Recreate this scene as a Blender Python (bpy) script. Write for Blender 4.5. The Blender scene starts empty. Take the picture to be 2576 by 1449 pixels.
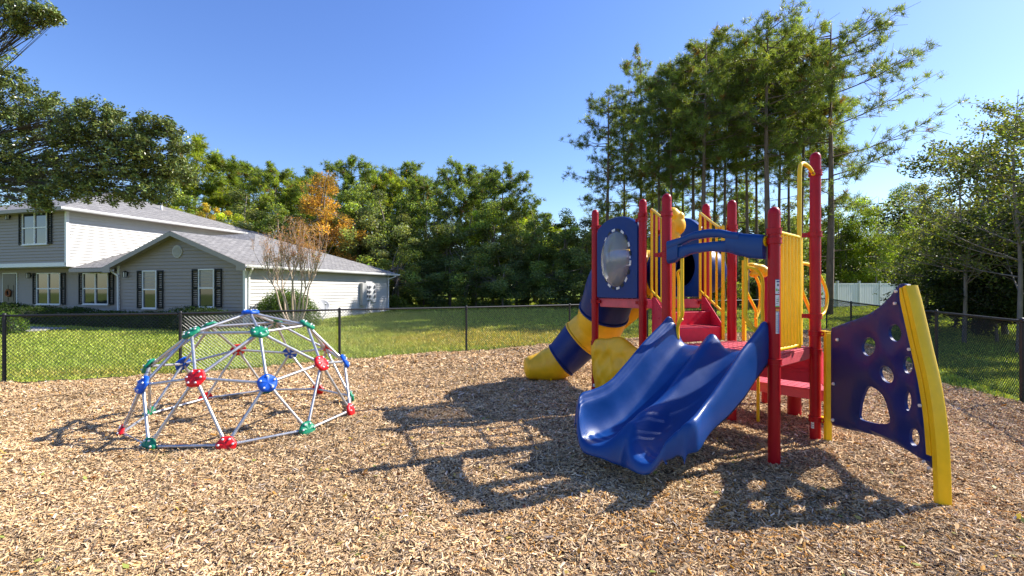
import bpy, bmesh, math, random
import numpy as np
from mathutils import Vector, Matrix
random.seed(7); RNG = np.random.default_rng(7)
R = math.radians
scene = bpy.context.scene
COL = scene.collection
# ---------------------------------------------------------------- camera model
F, HOR, CXP, EYE = 1200.0, 730.0, 1288.0, 1.65
def at(px, py, Y):                                  # direction of sight at distance Y
    return Vector(((px-CXP)/F*Y, Y, EYE-(py-HOR)/F*Y))
def on_plane(px, py, A, B):                         # point on the upright plane through A and B
    dx, dy = B[0]-A[0], B[1]-A[1]; k = (px-CXP)/F
    Y = (A[0]*dy-A[1]*dx)/(k*dy-dx)
    return at(px, py, Y)
def sstep(a, b, x):
    t = np.clip((x-a)/(b-a), 0, 1); return t*t*(3-2*t)
def tz(x, y):                                       # lawn rises gently to the back
    y = np.asarray(y, float); x = np.asarray(x, float)
    t = np.maximum(0, y-12.5)
    z = 0.0205*t*sstep(0, 6, t)
    return np.where(y > 75, 0.0205*62.5, z) + 0.02*np.sin(x*.23+1)*np.sin(y*.31)*sstep(9, 14, y)
def mz(x, y):                                       # small mounds in the mulch
    x = np.asarray(x, float); y = np.asarray(y, float)
    return (.020*np.sin(1.7*x+.6*y+1)*np.sin(1.3*y-.4*x)+0.014*np.sin(3.9*x-2.1*y)*np.sin(3.1*y+1.7*x+2)
            +.010*np.sin(8.3*x+1.2*y+np.sin(3*y))*np.sin(7.1*y-2.2*x)+.006*np.sin(17*x+5*y)*np.sin(15*y-6*x+np.sin(4*x)))
# ---------------------------------------------------------------- materials
MATS = {}
def mat(name, color, rough=.5, var=.0, scale=8, bump=0., bscale=60, metal=0., spec=.5, coat=0., stretch=None, dirt=0.):
    if name in MATS: return MATS[name]
    m = bpy.data.materials.new(name); m.use_nodes = True
    nt = m.node_tree; N = nt.nodes; L = nt.links
    b = N['Principled BSDF']; b.inputs['Roughness'].default_value = rough
    b.inputs['Metallic'].default_value = metal; b.inputs['Specular IOR Level'].default_value = spec
    b.inputs['Coat Weight'].default_value = coat; b.inputs['Coat Roughness'].default_value = .12
    b.inputs['Base Color'].default_value = (*color, 1)
    tc = N.new('ShaderNodeTexCoord'); mp = N.new('ShaderNodeMapping'); L.new(tc.outputs['Object'], mp.inputs[0])
    if stretch: mp.inputs['Scale'].default_value = stretch
    out = None
    if var > 0:
        n = N.new('ShaderNodeTexNoise'); n.inputs['Scale'].default_value = scale; n.inputs['Detail'].default_value = 6
        n.inputs['Roughness'].default_value = .65
        L.new(mp.outputs[0], n.inputs['Vector'])
        r = N.new('ShaderNodeValToRGB'); r.color_ramp.elements[0].position = .3; r.color_ramp.elements[1].position = .7
        r.color_ramp.elements[0].color = (*[c*(1-var) for c in color], 1)
        r.color_ramp.elements[1].color = (*[min(1, c*(1+var)+var*.02) for c in color], 1)
        L.new(n.outputs[0], r.inputs[0]); out = r.outputs[0]
        mr = N.new('ShaderNodeMapRange'); mr.inputs[3].default_value = max(.02, rough-.1); mr.inputs[4].default_value = min(1, rough+.15)
        L.new(n.outputs[0], mr.inputs[0]); L.new(mr.outputs[0], b.inputs['Roughness'])
    if dirt > 0:
        n2 = N.new('ShaderNodeTexNoise'); n2.inputs['Scale'].default_value = 3.1; n2.inputs['Detail'].default_value = 9
        n2.inputs['Roughness'].default_value = .75
        L.new(mp.outputs[0], n2.inputs['Vector'])
        r2 = N.new('ShaderNodeMapRange'); r2.inputs[1].default_value = .56; r2.inputs[2].default_value = .85; r2.inputs[4].default_value = dirt
        L.new(n2.outputs[0], r2.inputs[0])
        mx = N.new('ShaderNodeMixRGB'); L.new(r2.outputs[0], mx.inputs[0])
        if out: L.new(out, mx.inputs[1])
        else: mx.inputs[1].default_value = (*color, 1)
        mx.inputs[2].default_value = (.32, .26, .19, 1); out = mx.outputs[0]
    if out: L.new(out, b.inputs['Base Color'])
    if bump > 0:
        nb = N.new('ShaderNodeTexNoise'); nb.inputs['Scale'].default_value = bscale; nb.inputs['Detail'].default_value = 5
        L.new(mp.outputs[0], nb.inputs['Vector'])
        bp = N.new('ShaderNodeBump'); bp.inputs['Strength'].default_value = bump; bp.inputs['Distance'].default_value = .01
        L.new(nb.outputs[0], bp.inputs['Height']); L.new(bp.outputs[0], b.inputs['Normal'])
    MATS[name] = m; return m
def leafmat(name, gain=(1, 1, 1), trans=.35, rough=.5):
    if name in MATS: return MATS[name]
    m = bpy.data.materials.new(name); m.use_nodes = True
    nt = m.node_tree; N = nt.nodes; L = nt.links; b = N['Principled BSDF']
    a = N.new('ShaderNodeVertexColor'); a.layer_name = 'Col'
    mu = N.new('ShaderNodeMixRGB'); mu.blend_type = 'MULTIPLY'; mu.inputs[0].default_value = 1
    L.new(a.outputs[0], mu.inputs[1]); mu.inputs[2].default_value = (*gain, 1)
    L.new(mu.outputs[0], b.inputs['Base Color']); b.inputs['Roughness'].default_value = rough
    b.inputs['Specular IOR Level'].default_value = .35
    t = N.new('ShaderNodeBsdfTranslucent')
    mt = N.new('ShaderNodeMixRGB'); mt.blend_type = 'MULTIPLY'; mt.inputs[0].default_value = 1
    L.new(mu.outputs[0], mt.inputs[1]); mt.inputs[2].default_value = (1.35, 1.4, .5, 1); L.new(mt.outputs[0], t.inputs[0])
    mx = N.new('ShaderNodeMixShader'); mx.inputs[0].default_value = trans
    L.new(b.outputs[0], mx.inputs[1]); L.new(t.outputs[0], mx.inputs[2])
    L.new(mx.outputs[0], N['Material Output'].inputs[0])
    MATS[name] = m; return m
BLUE_SHADED = mat('shaded_blue_plastic', (.003, .017, .13), .36, .12, 4, .12, 160, spec=.3, dirt=.03)  # the blue plastic darkened, shade on climber and tube put into the colour
RED = mat('red_coated_steel', (.40, .002, .011), .36, .1, 5, spec=.25, coat=.05, dirt=.04)
REDP = mat('red_vinyl_deck', (.62, .022, .06), .5, .12, 9, .25, 90, spec=.4, dirt=.12)
BLUE = mat('blue_moulded_plastic', (.0004, .043, .205), .34, .12, 4, .12, 160, spec=.35, coat=.05, dirt=.02)
YEL = mat('yellow_coated_steel', (.92, .56, .003), .38, .08, 6, spec=.4, coat=.1, dirt=.05)
YELP = mat('yellow_moulded_plastic', (.90, .48, .004), .42, .14, 4, .15, 70, dirt=.10)
GALV = mat('galvanised_pipe', (.50, .50, .51), .42, .2, 30, metal=.75)
BOLT = mat('zinc_bolt', (.75, .75, .75), .3, metal=.2)
HRED = mat('red_hub_plastic', (.62, .006, .012), .42, .1, 12, spec=.4)
HBLU = mat('blue_hub_plastic', (.004, .085, .50), .42, .1, 12, spec=.4)
HGRN = mat('green_hub_plastic', (.004, .20, .10), .42, .1, 12, spec=.4)
BLACK = mat('black_vinyl_coating', (.012, .012, .013), .45, .2, 20)
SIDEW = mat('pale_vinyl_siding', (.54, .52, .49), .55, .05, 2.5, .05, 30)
TRIM = mat('white_trim_paint', (.74, .73, .71), .5, .05, 3)
SHUT = mat('dark_shutter_paint', (.010, .012, .011), .6, .1, 5, spec=.2)
BARK = mat('pine_bark', (.16, .105, .075), .9, .45, 9, .8, 14, stretch=(1, 1, .25))
BARKG = mat('grey_bark', (.20, .165, .13), .9, .4, 9, .7, 14, stretch=(1, 1, .3))
BARKM = mat('smooth_tan_bark', (.42, .32, .24), .75, .3, 12, .2, 25, stretch=(1, 1, .3))
DARKM = mat('dark_reflection', (.02, .022, .025), .6)
LEAF = leafmat('leaves', trans=.52); NEED = leafmat('pine_needles', trans=.52, rough=.45)
def glassmat(name, tint, alpha, rough=.03):
    m = bpy.data.materials.new(name); m.use_nodes = True; nt = m.node_tree; N = nt.nodes; L = nt.links
    b = N['Principled BSDF']; b.inputs['Base Color'].default_value = (*tint, 1); b.inputs['Roughness'].default_value = rough
    b.inputs['Specular IOR Level'].default_value = .8
    tr = N.new('ShaderNodeBsdfTransparent'); mx = N.new('ShaderNodeMixShader'); mx.inputs[0].default_value = alpha
    L.new(tr.outputs[0], mx.inputs[1]); L.new(b.outputs[0], mx.inputs[2]); L.new(mx.outputs[0], N['Material Output'].inputs[0])
    return m
PANE = mat('window_glass', (.015, .02, .028), .04, spec=1.0)
ACRYL = glassmat('scuffed_clear_acrylic', (.26, .275, .27), .72, .12)
# shingles
def shingle():
    m = bpy.data.materials.new('grey_asphalt_shingles'); m.use_nodes = True; nt = m.node_tree; N = nt.nodes; L = nt.links
    b = N['Principled BSDF']; b.inputs['Roughness'].default_value = .9
    uv = N.new('ShaderNodeUVMap')
    br = N.new('ShaderNodeTexBrick'); br.inputs['Scale'].default_value = 1; br.inputs['Brick Width'].default_value = .32; br.inputs['Row Height'].default_value = .14
    br.inputs['Mortar Size'].default_value = .012; br.inputs['Mortar Smooth'].default_value = .2
    br.inputs['Color1'].default_value = (.20, .19, .185, 1); br.inputs['Color2'].default_value = (.29, .275, .26, 1); br.inputs['Mortar'].default_value = (.07, .066, .063, 1)
    L.new(uv.outputs[0], br.inputs['Vector'])
    n = N.new('ShaderNodeTexNoise'); n.inputs['Scale'].default_value = 5; n.inputs['Detail'].default_value = 8; L.new(uv.outputs[0], n.inputs['Vector'])
    mx = N.new('ShaderNodeMixRGB'); mx.blend_type = 'OVERLAY'; mx.inputs[0].default_value = .6
    L.new(br.outputs[0], mx.inputs[1]); L.new(n.outputs[0], mx.inputs[2]); L.new(mx.outputs[0], b.inputs['Base Color'])
    bp = N.new('ShaderNodeBump'); bp.inputs['Strength'].default_value = .5; bp.inputs['Distance'].default_value = .02
    L.new(br.outputs[1], bp.inputs['Height']); bp.invert = True; L.new(bp.outputs[0], b.inputs['Normal'])
    return m
SHING = shingle()
# ---------------------------------------------------------------- object helpers
def tag(o, label=None, cat=None, group=None, kind=None):
    if label: o['label'] = label
    if cat: o['category'] = cat
    if group: o['group'] = group
    if kind: o['kind'] = kind
    return o
def empty(name, loc=(0, 0, 0), label=None, cat=None, group=None):
    o = bpy.data.objects.new(name, None); COL.objects.link(o); o.location = loc; o.empty_display_size = .2
    return tag(o, label, cat, group)
def link(name, me, parent=None):
    o = bpy.data.objects.new(name, me); COL.objects.link(o)
    if parent is not None:
        o.parent = parent
        o.matrix_parent_inverse = Matrix.Translation(-parent_world(parent))
    return o
def parent_world(p):                                  # all my empties are pure translations
    v = Vector(p.location)
    return v
class MB:
    """collects shapes in world space and links them as one mesh"""
    def __init__(s): s.v = []; s.f = []; s.m = []; s.mats = []; s.cur = 0; s.uv = None
    def use(s, m):
        if m not in s.mats: s.mats.append(m)
        s.cur = s.mats.index(m); return s
    def add(s, vs, fs):
        n = len(s.v); s.v += [tuple(p) for p in vs]
        for f in fs: s.f.append(tuple(n+i for i in f)); s.m.append(s.cur)
        return s
    def box(s, c, ax, ay, az):                         # centre and three half-vectors
        c, ax, ay, az = map(Vector, (c, ax, ay, az)); vs = []
        for k in (-1, 1):
            for j in (-1, 1):
                for i in (-1, 1): vs.append(c+ax*i+ay*j+az*k)
        return s.add(vs, [(0, 2, 3, 1), (4, 5, 7, 6), (0, 1, 5, 4), (2, 6, 7, 3), (0, 4, 6, 2), (1, 3, 7, 5)])
    def beam(s, a, b, w, h, up=(0, 0, 1)):
        a, b = Vector(a), Vector(b); d = b-a; l = d.length; d = d/l; u = Vector(up); sd = d.cross(u)
        if sd.length < 1e-4: sd = d.cross(Vector((1, 0, 0)))
        sd.normalize(); u = sd.cross(d)
        return s.box((a+b)/2, d*l/2, sd*w/2, u*h/2)
    def tube(s, pts, r, n=10, cap=True, closed=False):
        pts = [Vector(p) for p in pts]; m = len(pts)
        rs = r if hasattr(r, '__len__') else [r]*m
        ref = None; base = len(s.v); vs = []
        for i, p in enumerate(pts):
            if closed: d = pts[(i+1) % m]-pts[i-1]
            else: d = pts[min(i+1, m-1)]-pts[max(i-1, 0)]
            d.normalize()
            if ref is None:
                ref = d.cross(Vector((0, 0, 1)) if abs(d.z) < .9 else Vector((1, 0, 0)))
            ref = (ref-d*ref.dot(d)); ref.normalize(); w = d.cross(ref)
            for k in range(n):
                a = 2*math.pi*k/n; vs.append(p+ref*(rs[i]*math.cos(a))+w*(rs[i]*math.sin(a)))
        fs = []
        for i in range(m if closed else m-1):
            i2 = (i+1) % m
            for k in range(n): fs.append((i*n+k, i*n+(k+1) % n, i2*n+(k+1) % n, i2*n+k))
        if cap and not closed:
            fs.append(tuple(range(n-1, -1, -1))); fs.append(tuple((m-1)*n+k for k in range(n)))
        return s.add(vs, fs)
    def prism(s, poly, off, holes=()):                 # flat outline (3D points) pushed by off; no holes
        n = len(poly); off = Vector(off); a = [Vector(p) for p in poly]; b = [p+off for p in a]
        return s.add(a+b, [tuple(range(n-1, -1, -1)), tuple(range(n, 2*n))]+[(i, (i+1) % n, n+(i+1) % n, n+i) for i in range(n)])
    def ball(s, c, r, sx=(1, 0, 0), sy=(0, 1, 0), sz=(0, 0, 1), nu=12, nv=8, v0=0, v1=1):
        c = Vector(c); sx, sy, sz = Vector(sx), Vector(sy), Vector(sz); vs = []; fs = []
        for j in range(nv+1):
            t = math.pi*(v0+(v1-v0)*j/nv)
            for i in range(nu):
                a = 2*math.pi*i/nu; vs.append(c+(sx*math.cos(a)*math.sin(t)+sy*math.sin(a)*math.sin(t)+sz*math.cos(t))*r)
        for j in range(nv):
            for i in range(nu): fs.append((j*nu+i, (j+1)*nu+i, (j+1)*nu+(i+1) % nu, j*nu+(i+1) % nu))
        return s.add(vs, fs)
    def build(s, name, material=None, parent=None, smooth=False, bevel=0., subsurf=0, fix=True, autos=False):
        me = bpy.data.meshes.new(name); me.from_pydata(s.v, [], s.f)
        if s.mats:
            for m in s.mats: me.materials.append(m)
            me.polygons.foreach_set('material_index', s.m)
        else: me.materials.append(material)
        if fix:
            bm = bmesh.new(); bm.from_mesh(me)
            bmesh.ops.remove_doubles(bm, verts=bm.verts, dist=1e-5)
            bmesh.ops.recalc_face_normals(bm, faces=bm.faces); bm.to_mesh(me); bm.free()
        if smooth: me.polygons.foreach_set('use_smooth', [True]*len(me.polygons))
        if autos: me.set_sharp_from_angle(angle=R(40))
        o = link(name, me, parent)
        if bevel > 0:
            b = o.modifiers.new('bevel', 'BEVEL'); b.width = bevel; b.segments = 2; b.limit_method = 'ANGLE'; b.angle_limit = R(35)
        if subsurf:
            b = o.modifiers.new('sub', 'SUBSURF'); b.levels = subsurf; b.render_levels = subsurf
        return o
def bez(p, n=12):                                     # Catmull-Rom through points
    p = [Vector(q) for q in p]; P = [2*p[0]-p[1]]+p+[2*p[-1]-p[-2]]; out = []
    for i in range(1, len(P)-2):
        for k in range(n):
            t = k/n; a, b, c, d = P[i-1:i+3]
            out.append(.5*((2*b)+(c-a)*t+(2*a-5*b+4*c-d)*t*t+(3*b-a-3*c+d)*t**3))
    out.append(p[-1]); return out
def soup(name, V, Fn, cols, material, parent=None):
    """V (n,k,3) array of k-gons, cols (n,3)"""
    n, k = V.shape[:2]; me = bpy.data.meshes.new(name)
    me.vertices.add(n*k); me.vertices.foreach_set('co', np.ascontiguousarray(V.reshape(-1), dtype=np.float32))
    me.loops.add(n*k); me.loops.foreach_set('vertex_index', np.arange(n*k, dtype=np.int32))
    me.polygons.add(n); me.polygons.foreach_set('loop_start', np.arange(0, n*k, k, dtype=np.int32))
    me.polygons.foreach_set('loop_total', np.full(n, k, dtype=np.int32))
    a = me.attributes.new('Col', 'FLOAT_COLOR', 'POINT')
    c = np.ones((n, k, 4), dtype=np.float32); c[:, :, :3] = cols[:, None, :]
    a.data.foreach_set('color', c.reshape(-1))
    me.materials.append(material); me.update(calc_edges=True)
    return link(name, me, parent)
def rvec(n): v = RNG.normal(size=(n, 3)); return v/np.linalg.norm(v, axis=1)[:, None]
def leaf_quads(C, size, aspect=.5, up=.3):
    """leaf shaped quads at C"""
    n = len(C); d = rvec(n); d[:, 2] = d[:, 2]*.7; nn = rvec(n); nn[:, 2] += up
    w = np.cross(d, nn); w /= np.linalg.norm(w, axis=1)[:, None]+1e-9; d /= np.linalg.norm(d, axis=1)[:, None]
    s = size*(0.6+.8*RNG.random(n)); a = (s/2)[:, None]*d; b = (s*aspect/2)[:, None]*w
    return np.stack([C-a, C+b*1.0-a*.1, C+a, C-b-a*.1], 1)
def leafcols(n, base, var=.25, hue=.15):
    base = np.array(base); k = np.exp(RNG.normal(size=(n, 1))*var); h = RNG.normal(size=(n, 1))*hue
    return np.clip(base*k*np.concatenate([1+h, np.ones((n, 1)), 1-h*.5], 1), 0, 1)

# ================================================================ GROUND
FL = [(-14.5, 6.9), (-11.6, 7.75), (-9.1, 8.55), (-6.5, 9.35), (-4.05, 11.2), (-1.24, 12.95), (1.8, 14.9), (4.6, 16.2), (7.3, 17.1), (10.0, 17.9), (12.2, 18.5)]
FR = [(12.2, 18.5), (11.3, 15.9), (10.2, 12.95), (8.9, 10.0), (7.56, 7.07), (6.3, 4.2), (5.0, 1.3)]
MULCH = [(-16, 6.5)]+FL[1:]+[(11.3, 15.9), (10.1, 12.95), (8.75, 10.4), (7.75, 8.9), (7.55, 8.2), (7.55, 7.2), (6.9, 5.4), (6.2, 3.0), (5.0, -1.5), (-16, -1.5)]
def inside(x, y, poly):
    x = np.asarray(x); y = np.asarray(y); c = np.zeros(x.shape, bool); n = len(poly)
    for i in range(n):
        x0, y0 = poly[i]; x1, y1 = poly[(i+1) % n]
        cond = ((y0 > y) != (y1 > y)); xx = (x1-x0)*(y-y0)/((y1-y0) if y1 != y0 else 1e-9)+x0
        c ^= cond & (x < xx)
    return c
def grid_sheet(name, xs, ys, zf, material, keep=None):
    X, Y = np.meshgrid(xs, ys); Z = zf(X, Y); nx, ny = len(xs), len(ys)
    me = bpy.data.meshes.new(name); vs = np.stack([X, Y, Z], -1).reshape(-1, 3)
    fs = []
    for j in range(ny-1):
        for i in range(nx-1):
            a = j*nx+i
            fs.append((a, a+1, a+nx+1, a+nx))
    if keep is not None:
        cx = np.array([[vs[f[0]][0]+vs[f[2]][0], vs[f[0]][1]+vs[f[2]][1]] for f in fs])/2
        k = keep(cx[:, 0], cx[:, 1]); fs = [f for f, q in zip(fs, k) if q]
    me.from_pydata(vs.tolist(), [], fs); me.materials.append(material)
    me.polygons.foreach_set('use_smooth', [True]*len(me.polygons)); me.update()
    o = link(name, me); tag(o, kind='structure'); return o
def groundmat():
    m = bpy.data.materials.new('lawn_soil'); m.use_nodes = True; nt = m.node_tree; N = nt.nodes; L = nt.links; b = N['Principled BSDF']
    b.inputs['Roughness'].default_value = .95; b.inputs['Specular IOR Level'].default_value = .1
    tc = N.new('ShaderNodeTexCoord')
    n = N.new('ShaderNodeTexNoise'); n.inputs['Scale'].default_value = .35; n.inputs['Detail'].default_value = 10; n.inputs['Roughness'].default_value = .7
    L.new(tc.outputs['Object'], n.inputs['Vector'])
    r = N.new('ShaderNodeValToRGB'); e = r.color_ramp.elements
    e[0].position = .38; e[0].color = (.12, .17, .025, 1); e[1].position = .72; e[1].color = (.30, .26, .06, 1)
    x = e.new(.52); x.color = (.17, .23, .03, 1)
    L.new(n.outputs[0], r.inputs[0]); L.new(r.outputs[0], b.inputs['Base Color'])
    n2 = N.new('ShaderNodeTexNoise'); n2.inputs['Scale'].default_value = 28; n2.inputs['Detail'].default_value = 8; L.new(tc.outputs['Object'], n2.inputs['Vector'])
    bp = N.new('ShaderNodeBump'); bp.inputs['Strength'].default_value = .9; bp.inputs['Distance'].default_value = .06
    L.new(n2.outputs[0], bp.inputs['Height']); L.new(bp.outputs[0], b.inputs['Normal'])
    return m
def mulchmat():
    m = bpy.data.materials.new('packed_bark_mulch'); m.use_nodes = True; nt = m.node_tree; N = nt.nodes; L = nt.links; b = N['Principled BSDF']
    b.inputs['Roughness'].default_value = .9; b.inputs['Specular IOR Level'].default_value = .15
    tc = N.new('ShaderNodeTexCoord')
    n = N.new('ShaderNodeTexNoise'); n.inputs['Scale'].default_value = 45; n.inputs['Detail'].default_value = 8; n.inputs['Roughness'].default_value = .8
    L.new(tc.outputs['Object'], n.inputs['Vector'])
    r = N.new('ShaderNodeValToRGB'); e = r.color_ramp.elements
    e[0].position = .38; e[0].color = (.05, .025, .012, 1); e[1].position = .66; e[1].color = (.40, .25, .14, 1)
    L.new(n.outputs[0], r.inputs[0]); L.new(r.outputs[0], b.inputs['Base Color'])
    bp = N.new('ShaderNodeBump'); bp.inputs['Strength'].default_value = 1; bp.inputs['Distance'].default_value = .03
    L.new(n.outputs[0], bp.inputs['Height']); L.new(bp.outputs[0], b.inputs['Normal'])
    return m
xs = np.concatenate([np.linspace(-400, -60, 12), np.linspace(-55, 55, 90), np.linspace(60, 400, 12)])
ys = np.concatenate([np.linspace(-60, -3, 6), np.linspace(-2, 80, 84), np.linspace(90, 600, 12)])
grid_sheet('ground', xs, ys, lambda x, y: tz(x, y)-.035, groundmat())
grid_sheet('mulch_bed', np.arange(-16, 13, .12), np.arange(-1.5, 19, .12), lambda x, y: tz(x, y)+mz(x, y)-.006, mulchmat(), lambda x, y: inside(x, y, MULCH))

def chips():
    bands = [(2.3, 4.2, 9000, .74), (4.2, 6.5, 6400, .82), (6.5, 10, 3000, 1.08), (10, 19, 1100, 1.65)]
    P = []; S = []
    for y0, y1, dens, sc in bands:
        n = int(dens*(y1-y0)*(y0+y1)*1.15); y = RNG.uniform(y0, y1, n*2); x = RNG.uniform(-1, 1, n*2)*1.15*y1
        k = (np.abs(x) < 1.13*y+.3) & inside(x, y, MULCH); x = x[k][:n]; y = y[k][:n]
        P.append(np.stack([x, y], 1)); S.append(np.full(len(x), sc))
    # chips that strayed over the edge
    P = np.concatenate(P); S = np.concatenate(S); n = len(P)
    l = S*np.exp(RNG.normal(size=n)*.38)*.0165; l = np.minimum(l, .045*S); w = l*RNG.uniform(.18, .46, n); h = w*RNG.uniform(.25, .6, n)
    big = RNG.random(n) < .003; l[big] *= 1.7
    th = RNG.uniform(0, 2*np.pi, n); tilt = RNG.normal(size=n)*.30; roll = RNG.normal(size=n)*.5
    u = np.stack([np.cos(th)*np.cos(tilt), np.sin(th)*np.cos(tilt), np.sin(tilt)], 1)
    v = np.stack([-np.sin(th)*np.cos(roll), np.cos(th)*np.cos(roll), np.sin(roll)], 1); nn = np.cross(u, v)
    z = tz(P[:, 0], P[:, 1])+mz(P[:, 0], P[:, 1])+RNG.uniform(.0, .016, n)*S+np.abs(np.sin(tilt))*l*.5
    c = np.stack([P[:, 0], P[:, 1], z], 1)
    U = u*l[:, None]; Vv = v*w[:, None]; H = nn*h[:, None]
    t1 = RNG.uniform(.3, 1, (n, 1)); t2 = RNG.uniform(.3, 1, (n, 1))
    a0 = c-U-Vv*t1; a1 = c+U-Vv*t2; r0 = c-U*.92+H; r1 = c+U*.92+H; b0 = c-U+Vv*t2; b1 = c+U+Vv*t1
    Q = np.concatenate([np.stack([a0, a1, r1, r0], 1), np.stack([r0, r1, b1, b0], 1)])
    t = RNG.random((n, 1)); base = np.array([.75, .54, .31])*(1-t)+np.array([.53, .32, .135])*t
    dk = RNG.random((n, 1)) < .20; base = np.where(dk, base*.33, base)
    pale = RNG.random((n, 1)) < .05; base = np.where(pale, np.array([.74, .58, .42]), base)
    org = (RNG.random((n, 1)) < .02+.22*np.exp(-(((P[:, :1]-1.4)/1.3)**2+((P[:, 1:2]-3.35)/.55)**2))+.05*sstep(.3, 3, P[:, :1])*sstep(5.5, 3, P[:, 1:2])); base = np.where(org, np.array([.55, .26, .05]), base)
    X_, Y_ = P[:, :1], P[:, 1:2]
    patch = .5*np.sin(.9*X_+.5*Y_+1)*np.sin(.8*Y_-.3*X_)+.3*np.sin(2.3*X_-1.1*Y_)*np.sin(1.9*Y_+.7*X_+2)+.25*np.sin(5.1*X_+Y_)*np.sin(4.3*Y_-2*X_)
    base = base*(1+.20*patch)*np.exp(RNG.normal(size=(n, 1))*.2)
    m = leafmat('wood_chip', trans=.0, rough=.85)
    o = soup('wood_chips', Q, None, np.concatenate([base, base]), m)
    tag(o, 'loose tan and brown shredded wood chips covering the playground bed', 'wood chips', kind='stuff')
chips()
def litter():
    n = 420; y = RNG.uniform(2.6, 11, n); x = RNG.uniform(-1, 1, n)*1.1*y; k = inside(x, y, MULCH); x, y = x[k], y[k]; n = len(x)
    C = np.stack([x, y, mz(x, y)+.022], 1); V = leaf_quads(C, .045, .6, 2.5); pick = RNG.integers(0, 4, n)
    cols = np.array([[.45, .22, .04], [.30, .34, .07], [.20, .08, .04], [.55, .42, .10]])[pick]
    tag(soup('fallen_leaves', V, None, cols, leafmat('dry_leaf', trans=.2)), 'small fallen orange, brown and green leaves scattered on the wood chips', 'fallen leaves', kind='stuff')
litter()
def fence_d(x, y): return inside(x, y, MULCH)
HOUSE_G = Vector((-10.96, 19.6, 0)); E1 = Vector((.287, .958, 0)); E2 = Vector((-.958, .287, 0))
def grass():
    Vs = []; Cs = []
    for y0, y1, dens, hh, ww in [(6.5, 12, 520, .06, .011), (12, 18, 330, .065, .017), (18, 28, 150, .075, .028), (28, 48, 55, .10, .05)]:
        n = int(dens*(y1-y0)*(y0+y1)*1.15); n = min(n, 260000)
        y = RNG.uniform(y0, y1, n); x = RNG.uniform(-1, 1, n)*1.15*y1
        k = (np.abs(x) < 1.13*y+.5)
        jit = RNG.normal(size=n)*.09+.10*np.sin(2.7*x+1.3*y)*np.sin(4.1*x)
        k &= ~inside(x+jit, y+jit, MULCH)
        a = (x-HOUSE_G.x)*E1.x+(y-HOUSE_G.y)*E1.y; b = (x-HOUSE_G.x)*E2.x+(y-HOUSE_G.y)*E2.y
        k &= ~((a > -.9) & (a < 11) & (b > -.05))
        x = x[k]; y = y[k]; n = len(x); z = tz(x, y)-.03
        th = RNG.uniform(0, 2*np.pi, n); h = hh*RNG.uniform(.5, 1.3, n)
        d = np.stack([np.cos(th), np.sin(th), np.zeros(n)], 1)*ww; lean = RNG.normal(size=(n, 3))*hh*.45; lean[:, 2] = 0
        c = np.stack([x, y, z], 1); top = c+lean; top[:, 2] += h
        Vs.append(np.stack([c-d, c+d, top], 1))
        # straw coloured dormant patch and mottling
        q = np.exp(-(((x-.2)/4.2)**2+((y-16.4)/2.6)**2))+.5*np.exp(-(((x+7)/3.)**2+((y-9.6)/.5)**2))
        mot = .5+.5*np.sin(x*1.3+np.sin(y*.9)*2)*np.sin(y*1.1+x*.35)
        q = np.clip(q*1.5+.28*mot+RNG.normal(size=n)*.16, 0, 1)[:, None]
        g = np.array([.38, .46, .075])*(1-q)+np.array([.55, .41, .10])*q
        Cs.append(g*np.exp(RNG.normal(size=(n, 1))*.25))
    o = soup('grass', np.concatenate(Vs), None, np.concatenate(Cs), leafmat('grass_blades', trans=.3, rough=.6))
    tag(o, 'short mown lawn grass with a straw coloured dry patch', 'grass', kind='stuff')
grass()

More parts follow.
